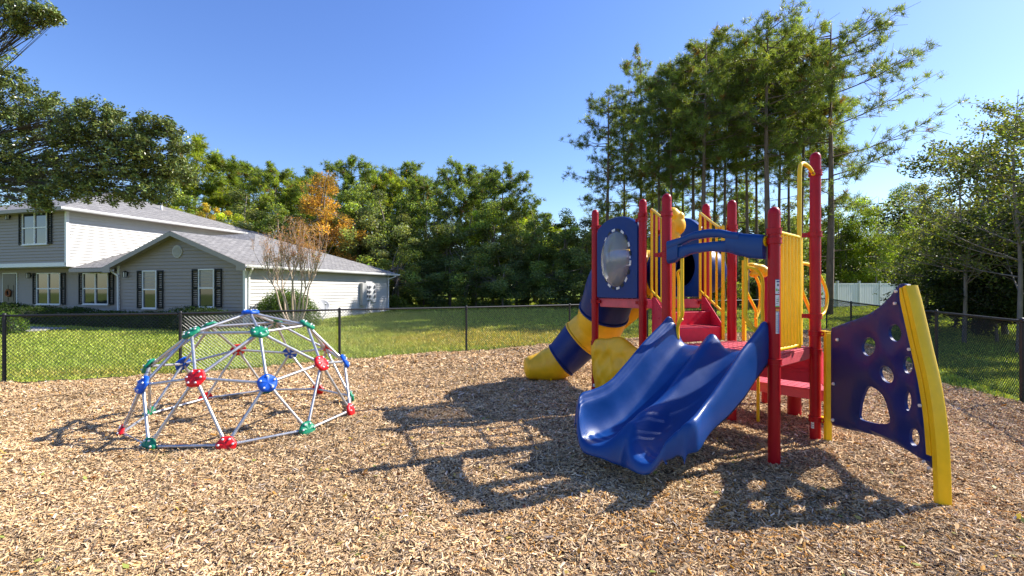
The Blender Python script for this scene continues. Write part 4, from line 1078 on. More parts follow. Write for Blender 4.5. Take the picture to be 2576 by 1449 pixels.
# front door
b1d, zt_ = hpx(12, 689, .95); b0d, _ = hpx(44, 689, .95)
mb = MB(); mb.box(H(.915, (b0d+b1d)/2, zt_/2), EB*(abs(b1d-b0d)/2+.07), EA*.03, Z(zt_/2+.05)); mb.build('door_frame', TRIM, HS)
mb = MB(); mb.box(H(.885, (b0d+b1d)/2, zt_/2), EB*abs(b1d-b0d)/2, EA*.02, Z(zt_/2)); 
for zc, hh in ((.55, .38), (1.5, .42)):
    for s in (-1, 1): mb.box(H(.862, (b0d+b1d)/2+s*.22, zc), EB*.15, EA*.008, Z(hh))
dd = mb.build('door', mat('dark_door_paint', (.03, .022, .02), .4), HS)
mb = MB(); cw = H(.82, (b0d+b1d)/2, 1.5)
mb.tube([cw+(EB*math.cos(t)+Z(math.sin(t)))*.17 for t in [2*math.pi*k/20 for k in range(20)]], [.045+.01*math.sin(5*k) for k in range(20)], 8, closed=True)
tag(mb.build('door_wreath', mat('autumn_wreath', (.30, .10, .03), .9, .6, 30), None, smooth=True), 'small autumn wreath hanging on the dark front door at far left', 'wreath')
# electric meter bank
def meters():
    a_, z_ = 8.0, 1.45
    def K(px, py):
        p = on_plane(px, py, H(0, 0), H(1, 0)); return (p-H(0, 0)).dot(EA), p.z
    a0, zt0 = K(903, 712); a1, zb0 = K(914, 768); 
    mb = MB(); mb.box(H((a0+a1)/2, -.13, (zt0+zb0)/2), EA*(a1-a0)/2, EB*.11, Z((zt0-zb0)/2)); o = mb.build('meter_cabinet', mat('grey_cabinet', (.40, .40, .39), .5, .1, 3), HS, bevel=.01)
    mb = MB(); a2, z2_ = K(915, 708); a3, z3 = K(931, 755); mb.box(H((a2+a3)/2, -.09, (z2_+z3)/2), EA*(a3-a2)/2, EB*.07, Z((z2_-z3)/2))
    a4, z4 = K(932, 716); a5, z5 = K(941, 760); mb.box(H((a4+a5)/2, -.08, (z4+z5)/2), EA*(a5-a4)/2, EB*.06, Z((z4-z5)/2))
    mb.build('meter_box', mat('light_grey_box', (.56, .56, .55), .5, .08, 3), HS, bevel=.01)
    for (px, py) in [(x, y) for x in (917.5, 924) for y in (722, 734, 745)]+[(937, y) for y in (721, 733, 745)]:
        a, z = K(px, py); mb = MB(); c = H(a, -.14, z); mb.tube([c, c-EB*.05, c-EB*.10], [.095, .09, .075], 16); mb.build('electric_meter', mat('meter_glass', (.22, .22, .23), .15), HS, smooth=True, autos=True)
    for px in (919, 923, 927):
        a, z = K(px, 757); mb = MB(); mb.tube([H(a, -.06, z), H(a, -.06, .05)], .035, 8); mb.build('conduit', mat('light_grey_box', (.5, .5, .5)), HS, smooth=True)
meters()
# roof stacks
mb = MB(); mb.tube([H(6.5, C2b+2.6, 6.3), H(6.5, C2b+2.6, 7.1)], .07, 10); mb.build('vent_pipe', TRIM, HS, smooth=True)
# satellite dish standing by the wall
def dish():
    p = at(812, 800, 22.3); g = float(tz(p.x, p.y)); b = Vector((p.x, p.y, g)); root = empty('satellite_dish', tuple(b), 'round grey satellite dish on a short bent pole beside the white house wall', 'satellite dish')
    c = at(814, 769, 22.3); n = Vector((.45, -.6, .55)).normalized(); u = n.cross(Z(1)).normalized(); w_ = n.cross(u)
    mb = MB(); mb.tube(bez([b-Z(.1), b+Z(.2), b+Vector((.12, 0, .38)), c-n*.06], 5), .02, 8); mb.build('mast', GALV, root, smooth=True)
    mb = MB(); vs = []
    for j in range(7):
        r = .30*j/6
        for i in range(28):
            a = 2*math.pi*i/28; vs.append(c+u*math.cos(a)*r*.88+w_*math.sin(a)*r+n*(r*r*.7))
    mb.add(vs, [(j*28+i, j*28+(i+1) % 28, (j+1)*28+(i+1) % 28, (j+1)*28+i) for j in range(6) for i in range(28)])
    o = mb.build('reflector', mat('dish_grey', (.42, .42, .42), .5, .08, 4), root, smooth=True); s = o.modifiers.new('s', 'SOLIDIFY'); s.thickness = .01
    mb = MB(); e = c+n*.30-w_*(-.12); mb.tube([c-w_*(-.28)+n*.06, e], .01, 6); mb.build('feed_arm', GALV, root, smooth=True)
    mb = MB(); mb.box(e, n*.05, u*.03, w_*.03); mb.build('receiver', mat('light_grey_box', (.5, .5, .5)), root)
dish()
# ================================================================ PLANTS
def copy_thing(src, loc, label, rz=0, s=1.0, group=None):
    r = src.copy(); COL.objects.link(r); r.location = loc; r.rotation_euler = (0, 0, rz); r.scale = (s, s, s)
    r['label'] = label
    if group: r['group'] = group
    for ch in src.children:
        c = ch.copy(); COL.objects.link(c); c.parent = r
    return r
def clump_leaves(C, rad, n, size, base, var=.3, flat=.75, aspect=.5, hue=.12):
    """C (k,3), rad (k,) -> leaves"""
    k = len(C); idx = RNG.integers(0, k, n); d = rvec(n); rr = RNG.random(n)**(1/2.2)
    P = C[idx]+d*(rad[idx]*rr)[:, None]*np.array([1, 1, flat])
    tone = np.exp(RNG.normal(size=k)*.22)[idx][:, None]
    return leaf_quads(P, size, aspect), leafcols(n, base, var, hue)*tone
def limb_mesh(mb, base, tips, r0, h, bend=.3):
    for t in tips:
        t = Vector(t); s = Vector((base.x, base.y, base.z+h*random.uniform(.45, 1))); m = s.lerp(t, .5)+Vector((random.uniform(-1, 1), random.uniform(-1, 1), random.uniform(0, 1)))*bend*.5
        pts = bez([s, m, t], 4); k = len(pts); mb.tube(pts, [r0*(1-.8*i/(k-1)) for i in range(k)], 5, cap=False)
def broadleaf(name, label, cat, height, crown_r, nclump, nleaf, lsize, base, trunk_r=.16, crown_lo=.3, seed=0, barkm=None, loc=(0, 0, 0), cone=0., var=.3, mat_=None, tgap=1.0):
    """tree at the origin: trunk + crown"""
    global RNG; RNG = np.random.default_rng(seed); random.seed(seed)
    root = empty(name, loc, label, cat)
    C = []; rad = []
    while len(C) < nclump:
        d = rvec(1)[0]; r = RNG.random()**.45; t = (d[2]*r+1)/2
        wr = crown_r*(1-cone*t)*(1+.25*math.sin(3*math.atan2(d[1], d[0])+seed))
        z = height*(crown_lo+(1-crown_lo)*t)
        C.append((d[0]*r*wr, d[1]*r*wr, z)); rad.append(crown_r*RNG.uniform(.16, .30)*tgap)
    C = np.array(C); rad = np.array(rad)
    V, Cl = clump_leaves(C, rad, nleaf, lsize, base, var)
    mb = MB(); pts = bez([(0, 0, -.3), (random.uniform(-.1, .1), 0, height*.3), (random.uniform(-.3, .3), random.uniform(-.3, .3), height*.65), (random.uniform(-.3, .3), 0, height*.93)], 5); k = len(pts)
    mb.tube(pts, [trunk_r*(1-.88*i/(k-1)) for i in range(k)], 8)
    limb_mesh(mb, Vector((0, 0, 0)), C[::max(1, nclump//26)], trunk_r*.35, height*.7)
    to = mb.build('trunk', barkm or BARKG, None, smooth=True, fix=False); to.parent = root
    co_ = soup('crown', V, None, Cl, mat_ or LEAF); co_.parent = root
    return root
def pine(name, label, H_, crown_lo, spread, seed, ntuft=900, tw=1., base=(.045, .095, .028), trunk_r=.17, loc=(0, 0, 0), tuft=.36, lean=0., nn=11, width=.02, one_side=0.):
    global RNG; RNG = np.random.default_rng(seed); random.seed(seed)
    root = empty(name, loc, label, 'tree')
    mb = MB(); tp_ = [Vector((lean*t*H_*.5+.12*math.sin(3*t+seed)*t, .1*math.sin(5*t+seed), H_*t)) for t in [i/12 for i in range(13)]]; tp_[0].z = -.3
    mb.tube(tp_, [trunk_r*(1-.85*i/12) for i in range(13)], 9)
    tips = []
    nb_ = int(14+H_*1.7)
    for i in range(nb_):
        t = min(.995, max(crown_lo, crown_lo+(1-crown_lo)*(max(0, i+random.uniform(-1.6, 1.6))/nb_)**.85)); z = H_*t; az = i*2.4+random.uniform(-.9, .9)
        uc = (t-crown_lo)/(1-crown_lo); prof = (math.sin(math.pi*(.20+.70*uc)))**.7*(1 if uc > .12 else .75)
        L_ = spread*prof*random.choice([.45, .7, .85, 1, 1.1, 1.25])
        if one_side and math.cos(az) > 0: L_ *= 1+one_side
        up = random.uniform(-.1, .32)+.42*(t-crown_lo)/(1-crown_lo)
        k = t*12; b = tp_[min(12, int(k))].lerp(tp_[min(12, int(k)+1)], k-int(k))
        d = Vector((math.cos(az), math.sin(az), 0)); e = b+d*L_+Z(L_*up*.55); m = b+d*L_*.5+Z(L_*up*.12)
        pts = bez([b, m, e], 5); mb.tube(pts, [trunk_r*.20*(1-.8*j/(len(pts)-1)) for j in range(len(pts))], 4, cap=False)
        for _ in range(int((3+L_*2.6)*tw)):
            s = random.uniform(.3, 1); q = pts[int(s*(len(pts)-1))]; l2 = .15+L_*random.uniform(.14, .36)
            dd = (d+Vector((random.uniform(-1, 1), random.uniform(-1, 1), random.uniform(-.55, .95)))*.9).normalized(); e2 = q+dd*l2
            mb.tube([q, e2], [trunk_r*.06, .008], 3, cap=False); tips.append((e2, dd)); tips.append((q.lerp(e2, .6), dd))
        tips.append((e, d))
    # bare dead stubs below the crown
    for i in range(8):
        z = H_*random.uniform(crown_lo*.45, crown_lo); az = random.uniform(0, 6.28); b = Vector((lean*z*.5, 0, z)); mb.tube([b, b+Vector((math.cos(az), math.sin(az), .1))*random.uniform(.4, 1.3)], [.025, .006], 4, cap=False)
    to = mb.build('trunk', BARK, None, smooth=True, fix=False); to.parent = root
    T = np.array([t[0][:] for t in tips]); D = np.array([t[1][:] for t in tips])
    np_ = min(len(T), ntuft); idx = RNG.permutation(len(T))[:np_]; P = T[idx]+RNG.normal(size=(np_, 3))*np.array([.08, .08, .16]); Dn = D[idx]; nn_ = nn
    P2_ = np.repeat(P, nn_, 0)+RNG.normal(size=(np_*nn_, 3))*.045; dv = rvec(len(P2_))+np.repeat(Dn, nn_, 0)*.35+np.array([0, 0, .30]); dv /= np.linalg.norm(dv, axis=1)[:, None]
    wv = np.cross(dv, rvec(len(P2_))); wv /= np.linalg.norm(wv, axis=1)[:, None]+1e-9
    l = tuft*RNG.uniform(.5, 1.1, len(P2_)); wd = width*RNG.uniform(.7, 1.3, len(P2_)); back = (RNG.random(len(P2_))*.25*tuft)[:, None]
    P2_ = P2_-np.repeat(Dn, nn_, 0)*back
    a = P2_-wv*wd[:, None]*.5; b = P2_+wv*wd[:, None]*.5; c = P2_+dv*l[:, None]+wv*wd[:, None]*.3; e = P2_+dv*l[:, None]-wv*wd[:, None]*.3
    tone = np.repeat(np.exp(RNG.normal(size=(np_, 1))*.28), nn_, 0)
    cols = leafcols(len(P2_), base, .15, .1)*tone
    dead = RNG.random(np_) < .03; cols[np.repeat(dead, nn_)] = np.array([.20, .10, .035])
    nd = soup('needles', np.stack([a, b, c, e], 1), None, cols, NEED); nd.parent = root
    return root
G = lambda px, Y: ((px-CXP)/F*Y, Y, float(tz((px-CXP)/F*Y, Y)))
Htop = lambda py, px, Y: EYE+(HOR-py)/F*Y-float(tz((px-CXP)/F*Y, Y))
# ---- tall pine stand on the right
stand = [  # px of trunk, distance, py of top, spread, crown start, side bias, trunk r
 (1528, 36, 212, 2.9, .36, 0, .19), (1612, 38, 112, 2.4, .42, 0, .16), (1570, 40, 190, 2.8, .28, 0, .15), (1657, 35, 150, 2.3, .5, 0, .15), (1690, 31, 150, 2.2, .5, 0, .14), (1745, 33, 100, 2.3, .5, 0, .16),
 (1770, 29, 66, 2.7, .48, 0, .19), (1797, 36, 110, 2.5, .32, 0, .15), (1822, 32, 90, 2.2, .55, 0, .13), (1852, 35, 95, 2.4, .33, 0, .15), (1878, 31, 110, 2.0, .55, 0, .14),
 (1932, 27, 14, 3.0, .52, 0, .21), (1905, 34, 80, 2.0, .6, 0, .13), (1960, 33, 70, 2.2, .5, 0, .14), (2012, 29, 60, 2.3, .52, 0, .15), (2040, 33, 80, 2.2, .5, 0, .14), (2085, 27, 12, 2.9, .34, .25, .22), (1720, 38, 130, 2.6, .30, 0, .14), (1985, 37, 90, 2.6, .25, 0, .14), (1640, 39, 200, 2.8, .2, 0, .14)]
words = ['leftmost tall pine of the stand, with a wide low crown against the sky', 'slim tall pine with a pointed top, second from the left of the stand', 'pine in the rear of the stand between its two leftmost trunks', 'pine behind the blue bubble window panel, short crown and bare trunk', 'slender pine rising behind the two left red posts of the play structure', 'straight pine behind the left stair rail of the play structure',
 'tall round topped pine rising behind the middle of the play structure', 'rear pine with a thin trunk behind the right stair rail', 'thin pine right behind the round topped tall pine', 'pine above the blue arch hood with a high narrow crown', 'thin pine just left of the thickest trunk of the stand', 'tallest middle pine with the thickest dark trunk of the stand', 'slender pine half hidden by the thickest trunk', 'pine just right of the thickest trunk, narrow crown', 'pine directly behind the yellow cane rail of the play structure',
 'thin pine between the cane rail and the tallest red post', 'rightmost tall pine with long limbs reaching out to the right', 'rear pine low behind the round topped tall pine', 'rear pine seen between the right trunks of the stand', 'rear pine low in the left half of the stand']
for i, ((px, Y, py, sp, lo, bias, tr), wd) in enumerate(zip(stand, words)):
    o = pine('pine_tree', wd, Htop(py, px, Y)-1.0, lo*1.0, sp, 100+i, ntuft=int(820 if Y < 34 else 560), tw=1.5, loc=G(px, Y), trunk_r=tr, one_side=bias, lean=.03 if px in (2085, 2012) else random.uniform(-.01, .01), tuft=.31, nn=32, width=.023, base=(.175, .21, .052))
    o['group'] = 'tall pines behind the play structure'
# ---- tree line behind the house and lawn: prototypes and copies
protos = {}
protos['pineA'] = pine('pine_tree', '', 14, .28, 3.1, 11, ntuft=1900, tw=2.4, tuft=.38, nn=20, width=.042, base=(.22, .265, .045))
protos['pineB'] = pine('pine_tree', '', 14, .2, 3.0, 12, ntuft=2000, tw=2.6, tuft=.38, nn=20, width=.042, base=(.27, .31, .040))
protos['pineC'] = pine('pine_tree', '', 14, .40, 2.6, 13, ntuft=1300, tw=2.0, tuft=.36, nn=20, width=.04, base=(.17, .22, .055))
protos['pineD'] = pine('pine_tree', '', 14, .22, 2.7, 14, ntuft=1700, tw=2.4, tuft=.38, nn=20, width=.042, base=(.19, .24, .05))
protos['pineE'] = pine('pine_tree', '', 14, .48, 2.9, 15, ntuft=1200, tw=2.0, tuft=.36, nn=20, width=.04, base=(.16, .21, .05), lean=.03)
protos['leafA'] = broadleaf('broadleaf_tree', '', 'tree', 9, 2.6, 60, 17000, .17, (.19, .235, .065), seed=21, crown_lo=.12)
protos['leafB'] = broadleaf('broadleaf_tree', '', 'tree', 9, 2.9, 54, 16000, .17, (.20, .225, .095), seed=22, crown_lo=.08)
protos['leafC'] = broadleaf('broadleaf_tree', '', 'tree', 9, 2.4, 46, 13000, .16, (.30, .34, .045), seed=23, crown_lo=.10)
protos['low'] = broadleaf('understorey_tree', '', 'tree', 5, 2.7, 44, 12000, .15, (.17, .21, .08), seed=24, crown_lo=.0, trunk_r=.09)
protos['lowB'] = broadleaf('understorey_tree', '', 'tree', 5, 2.4, 40, 10000, .15, (.19, .23, .06), seed=25, crown_lo=.0, trunk_r=.09)
used = set()
def plant(kind, px, Y, py, label, rz=None, nat={'p': 14, 'l': 9}):
    src = protos[kind]; h0 = 14 if kind.startswith('pine') else (5 if kind.startswith('low') else 9)
    h = Htop(py, px, Y)*(.94 if kind.startswith('pine') else 1); s = h/h0; rz = random.uniform(0, 6.28) if rz is None else rz; loc = G(px, Y)
    if kind not in used:
        used.add(kind); src.location = loc; src.rotation_euler = (0, 0, rz); src.scale = (s, s, s); o = src; o['label'] = label
    else: o = copy_thing(src, loc, label, rz, s)
    wq = random.uniform(.9, 1.2) if kind.startswith('pine') else random.uniform(1, 1.35); o.scale = (s*wq, s*wq, s)
    o['category'] = 'tree'; o['group'] = 'trees of the wood edge behind the house and lawn'; return o
random.seed(5)
line = [
 ('pineB', 492, 40, 340, 'bright green pine with the highest crown just right of the overhanging oak'), ('pineD', 562, 42, 378, 'bushy pine behind the far end of the upper roof'), ('pineC', 630, 46, 398, 'slim dark pine between two bushy pines above the upper roof'),
 ('pineA', 690, 41, 412, 'light green pine above the lower roof peak'), ('pineE', 742, 45, 430, 'pine low between the light green pine and the orange cypress'), ('pineC', 800, 52, 415, 'dark pine standing right behind the orange cypress'),
 ('pineD', 882, 42, 383, 'tall dense pine just right of the orange cypress'), ('pineE', 930, 48, 425, 'narrow pine right of the tall dense pine'), ('pineB', 985, 43, 425, 'rounded pine above the right end of the house roof'), ('pineC', 1020, 46, 402, 'pine with a pointed top above the white house corner'), ('pineC', 1068, 43, 430, 'thin pine with a bare leaning trunk right of the house corner'),
 ('pineE', 1160, 41, 398, 'tall open pine in the centre of the wood edge'), ('pineC', 1213, 45, 422, 'small topped pine between the two tall open pines'), ('pineE', 1262, 40, 412, 'tall open pine with a thick trunk, right of centre'), ('pineA', 1322, 45, 500, 'short pine at the low gap in the tree tops'), ('pineC', 1352, 50, 520, 'rear pine at the low gap in the tree tops'),
 ('leafA', 420, 36, 470, 'dense tree partly hidden by the overhanging oak'), ('leafC', 520, 35, 500, 'yellow green tree above the far end of the upper roof'), ('leafB', 610, 37, 470, 'dull green tree above the middle of the lower roof'), ('leafA', 700, 36, 520, 'round tree behind the bare crepe myrtle top'),
 ('leafA', 905, 38, 470, 'tall leafy tree right of the orange cypress'), ('leafB', 955, 36, 470, 'grey green leafy tree above the house corner'), ('leafA', 1010, 38, 495, 'leafy tree right of the house corner, middle height'), ('leafA', 1075, 38, 510, 'leafy tree in front of the thin leaning pine'), ('leafB', 1130, 37, 520, 'grey green tree left of the tall open pine'),
 ('leafC', 1190, 38, 500, 'yellow green tree between the two tall open pines'), ('leafA', 1240, 37, 520, 'leafy tree below the tall open pine right of centre'), ('leafB', 1300, 37, 525, 'leafy tree left of the low gap'), ('leafA', 1360, 36, 545, 'leafy tree at the low gap in front of the pines'), ('leafA', 1420, 35, 535, 'leafy tree at the left foot of the tall pine stand'), ('leafB', 1475, 36, 545, 'leafy tree behind the leftmost red post'),
 ('leafC', 1345, 42, 515, 'pale tree rising behind the low gap')]
for k, px, Y, py, lab in line: plant(k, px, Y, py, lab)
places = ['right of the white house corner', 'in the shade beside the house end', 'left of the centre of the lawn edge', 'just left of the lawn edge centre', 'at the centre of the lawn edge', 'right of the lawn edge centre', 'below the low gap in the trees', 'left of the tube slide', 'behind the tube slide', 'behind the rock climber', 'behind the bubble window panel', 'behind the red steps', 'behind the right stair rail', 'behind the double slide top', 'behind the yellow hand rails', 'behind the cane rail']
for i, nm in enumerate(places):
    px = 1000+i*66; plant('low' if i % 3 else 'lowB', px, 33+(i*7 % 4), 610+((i*37) % 50), ('dark' if i % 3 else 'lighter')+' low understorey tree '+nm)
for i, nm in enumerate(['behind the pines left of the bubble window', 'behind the pines right of the bubble window', 'behind the pine trunks above the red steps', 'behind the pine trunks above the arch hood', 'behind the pine trunks left of the cane rail']):
    plant('leafA' if i % 2 else 'leafB', 1560+i*105, 46, 500-(i % 2)*30, 'rear leafy tree '+nm)
# orange cypress and yellow shrub
o = broadleaf('cypress_tree', 'orange autumn cypress with a narrow top behind the house roof', 'tree', Htop(423, 815, 34), 3.7, 80, 19000, .14, (.44, .25, .06), seed=31, crown_lo=.05, cone=.66, tgap=.75, loc=G(815, 34))
o = broadleaf('maple_tree', 'small yellow tree peeking over the far end of the upper roof', 'tree', Htop(500, 535, 34), 1.7, 46, 9000, .12, (.46, .34, .05), seed=32, crown_lo=.35, tgap=.8, loc=G(535, 34))
# forest mass further back
def backwood():
    global RNG; RNG = np.random.default_rng(77); n = 60000
    x = RNG.uniform(-75, 75, n); y = RNG.uniform(56, 62, n)+.02*x; top = 7.0+1.5*np.sin(x*.21)+1.2*np.sin(x*.53+1)+.8*np.sin(x*1.3)
    z = tz(x, y)+top*RNG.random(n)**.8
    o = soup('distant_wood', leaf_quads(np.stack([x, y, z], 1), .62, .6), None, leafcols(n, (.07, .10, .03), .35), LEAF)
    tag(o, 'dense dark green wood far behind the lawn', 'wood', kind='stuff')
backwood()
# ---- right thicket and sparse tree
def here(*a, **k): return broadleaf(*a, **k)
thick = [(2115, 41, 500, 3.0, (.19, .24, .035), 'yellow green tree right of the tallest red post'), (2205, 40, 475, 3.2, (.22, .27, .035), 'bright yellow green tree above the white privacy fence'), (2270, 44, 455, 3.6, (.10, .14, .04), 'darker tree rising behind the bright yellow green tree'),
         (2390, 25, 520, 2.4, (.12, .15, .03), 'mid green tree just right of the blue climbing panel top'), (2450, 20, 500, 2.3, (.085, .11, .025), 'dark tree in the middle of the right thicket'), (2530, 17, 520, 2.2, (.07, .09, .022), 'dark leafy tree behind the right fence'), (2575, 15, 505, 2.4, (.06, .08, .02), 'darkest tree cut by the right picture edge')]
for i, (px, Y, py, cr, colr, lab) in enumerate(thick):
    o = broadleaf('broadleaf_tree', lab, 'tree', Htop(py, px, Y), cr, 56, 20000, .11 if Y < 25 else .15, colr, seed=50+i, crown_lo=.06, trunk_r=.10, loc=G(px, Y)); o['group'] = 'trees of the thicket on the right'
for i, (px, Y, py, lab) in enumerate([(2400, 19, 650, 'low dark shrub just right of the yellow edge beam'), (2460, 17, 650, 'low dark shrub in the middle of the right thicket'), (2510, 15, 645, 'low dark shrub behind the right fence post'), (2330, 28, 650, 'low shrub at the right end of the white privacy fence'), (2140, 43, 640, 'shrub peeking over the white privacy fence')]):
    o = broadleaf('shrub', lab, 'shrub', Htop(py, px, Y), 1.7, 36, 9000, .10, (.035, .05, .016), seed=70+i, crown_lo=.0, trunk_r=.05, loc=G(px, Y)); o['group'] = 'shrubs under the right thicket'
for i, (x, y, hh, cr) in enumerate([(15.6, 14.2, 6.5, 2.4), (14.2, 11.0, 5.6, 2.0), (18.5, 18.5, 8.5, 3.0)]):   # their shade falls on the lawn beyond the right fence
    o = broadleaf('broadleaf_tree', ['tree just outside the right picture edge that shades the lawn', 'lower tree just outside the right picture edge beside the fence', 'taller tree outside the right picture edge, farther back'][i], 'tree', hh, cr, 40, 9000, .14, (.07, .09, .022), seed=60+i, crown_lo=.1, trunk_r=.1, loc=(x, y, float(tz(x, y))))
    o['group'] = 'trees of the thicket on the right'
def sparse(px, Y, py, cr, seed, label, nl=9000, dens=.22):
    global RNG; RNG = np.random.default_rng(seed); random.seed(seed)
    loc = G(px, Y); root = empty('sparse_tree', loc, label, 'tree', 'thin leaved trees on the right'); Ht = Htop(py, px, Y); mb = MB(); tips = []
    tr = bez([(0, 0, -.3), (.05, 0, Ht*.35), (-.08, .05, Ht*.7), (0, 0, Ht)], 6); k = len(tr); mb.tube(tr, [.065*(1-.93*i/(k-1)) for i in range(k)], 7)
    for i in range(34):
        t = random.uniform(.25, .97); b = tr[int(t*(k-1))]; az = i*2.4; L_ = cr*(1.15-t)*random.uniform(.7, 1.25)+.25; d = Vector((math.cos(az), math.sin(az), random.uniform(.25, .8)))
        e = b+d*L_; pts = bez([b, b.lerp(e, .5)+Z(-.06*L_), e], 4); mb.tube(pts, [.026*(1-t*.6)*(1-.85*j/(len(pts)-1)) for j in range(len(pts))], 4, cap=False)
        for _ in range(14):
            q = pts[random.randint(2, len(pts)-1)]; e2 = q+Vector((random.gauss(0, 1), random.gauss(0, 1), random.gauss(.35, .7)))*L_*.21; mb.tube([q, e2], [.007, .003], 3, cap=False)
            for s in (.3, .55, .8, 1): tips.append(q.lerp(e2, s))
    to = mb.build('trunk', BARKG, None, smooth=True, fix=False); to.parent = root
    T = np.array([p[:] for p in tips]); P = T[RNG.integers(0, len(T), nl)]+RNG.normal(size=(nl, 3))*.07
    co_ = soup('crown', leaf_quads(P, .075, .55), None, leafcols(nl, (.17, .19, .045), .35), LEAF); co_.parent = root
sparse(2425, 15, 360, 2.3, 81, 'thin leaved slender tree standing out of the right thicket', 8000)
sparse(2562, 12.5, 225, 2.4, 82, 'taller thin leaved tree at the right picture edge', 6500)
sparse(2330, 20, 470, 2.0, 83, 'short thin leaved tree right of the long limbed pine', 6000)
# ---- pale privacy fence on the right
def privacy():
    A = Vector(G(2048, 33)); B = Vector(G(2262, 37)); root = empty('privacy_fence', tuple(A), 'pale vinyl privacy fence between lawn and trees on the right', 'fence'); d = (B-A).normalized(); L_ = (B-A).length
    m = mat('white_vinyl', (.62, .62, .63), .45, .06, 2); n = int(L_/2.0)
    for i in range(n+1):
        p = A.lerp(B, i/n); mb = MB(); mb.box(p+Z(.85), d*.065, d.cross(Z(1))*.065, Z(.95)); mb.box(p+Z(1.84), d*.08, d.cross(Z(1))*.08, Z(.025)); mb.build('post', m, root, bevel=.01)
        if i < n:
            q = A.lerp(B, (i+1)/n); mb = MB()
            k = 12
            for j in range(k):
                a = p.lerp(q, (j+.1)/k); b = p.lerp(q, (j+.93)/k); c = (a+b)/2; mb.box(c+Z(.86), (b-a)/2, d.cross(Z(1))*.015, Z(.78))
            mb.beam(p+Z(1.66), q+Z(1.66), .06, .09); mb.beam(p+Z(.1), q+Z(.1), .06, .12); mb.build('panel', m, root)
privacy()
# ---- bushes, hedge, crepe myrtle
def dense_bush(name, label, cat, loc, rx, ry, hz, n, size, base, seed, boxy=0., d=(1, 0), dirv=None):
    global RNG; RNG = np.random.default_rng(seed)
    root = empty(name, loc, label, cat); th = RNG.uniform(0, 2*np.pi, n); ph = np.arccos(RNG.uniform(-.15, 1, n)); r = .80+.22*RNG.random(n)
    sx = np.sin(ph)*np.cos(th); sy = np.sin(ph)*np.sin(th); sz = np.cos(ph)
    if boxy:
        m_ = np.maximum(np.maximum(abs(sx), abs(sy)), abs(sz))**boxy; sx, sy, sz = sx/m_, sy/m_, sz/m_
    lump = 1+.06*np.sin(5*th+seed)*np.sin(4*ph)+.04*np.sin(11*th)
    u = Vector(dirv or (1, 0, 0)); v = Vector((-u.y, u.x, 0)); X = sx*rx*r*lump; Y_ = sy*ry*r*lump; Zz = np.maximum(.02, sz*hz*r*lump)
    P = np.stack([X*u.x+Y_*v.x, X*u.y+Y_*v.y, Zz], 1)
    c = soup('foliage', leaf_quads(P, size, .6), None, leafcols(n, base, .3), LEAF); c.parent = root
    mb = MB()
    for i in range(9):
        a = i*2.4; mb.tube([(.05*math.cos(a), .05*math.sin(a), -.1), (rx*.6*math.cos(a), ry*.6*math.sin(a), hz*.75)], [.03, .01], 5, cap=False)
    st = mb.build('stems', BARKG, None, fix=False); st.parent = root
    mb = MB(); mb.ball((0, 0, 0), 1, (u*rx*.78)[:], (v*ry*.78)[:], (0, 0, hz*.80), 18, 10, 0, .55); q = mb.build('light_block_core', mat('dark_core', (.012, .016, .008), .9), None, smooth=True); q.parent = root  # solid dark core added inside the bush to block light
    return root
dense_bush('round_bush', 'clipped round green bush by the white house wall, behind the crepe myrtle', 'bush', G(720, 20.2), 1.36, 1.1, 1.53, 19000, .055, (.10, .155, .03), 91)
hd = EB
for i, (b, w_, hh, lab) in enumerate([(1.3, 1.35, .86, 'hedge bush with a sunlit top under the right gable window'), (3.7, 1.25, .62, 'low dark hedge bush between the two gable windows'), (5.9, 1.15, .62, 'low dark hedge bush under the left gable window'), (8.2, 1.2, .72, 'dark hedge bush under the wide window beside the gable'), (10.6, 1.3, .75, 'dark hedge bush under the second wide window'), (12.7, 1.0, .85, 'dark hedge bush near the front door at far left')]):
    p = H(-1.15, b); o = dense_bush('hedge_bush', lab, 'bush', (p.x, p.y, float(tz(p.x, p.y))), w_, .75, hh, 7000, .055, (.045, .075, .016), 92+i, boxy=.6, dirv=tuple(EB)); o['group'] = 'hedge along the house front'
p = G(12, 17.5); dense_bush('hedge_bush', 'small light green leafy shrub at the far left behind the fence', 'bush', p, .7, .6, .75, 4500, .06, (.12, .19, .03), 120)
dense_bush('round_bush', 'small light green bush at the edge of the wood right of the house', 'bush', G(990, 37), 1.5, 1.0, 1.25, 6000, .12, (.13, .19, .03), 121)
p = G(345, 17.2)
mb = MB(); mb.box(H(-3.2, 9.2, .13), EB*3.0, EA*.7, Z(.03)); tag(mb.build('path', mat('concrete', (.32, .31, .29)), None), kind='structure')
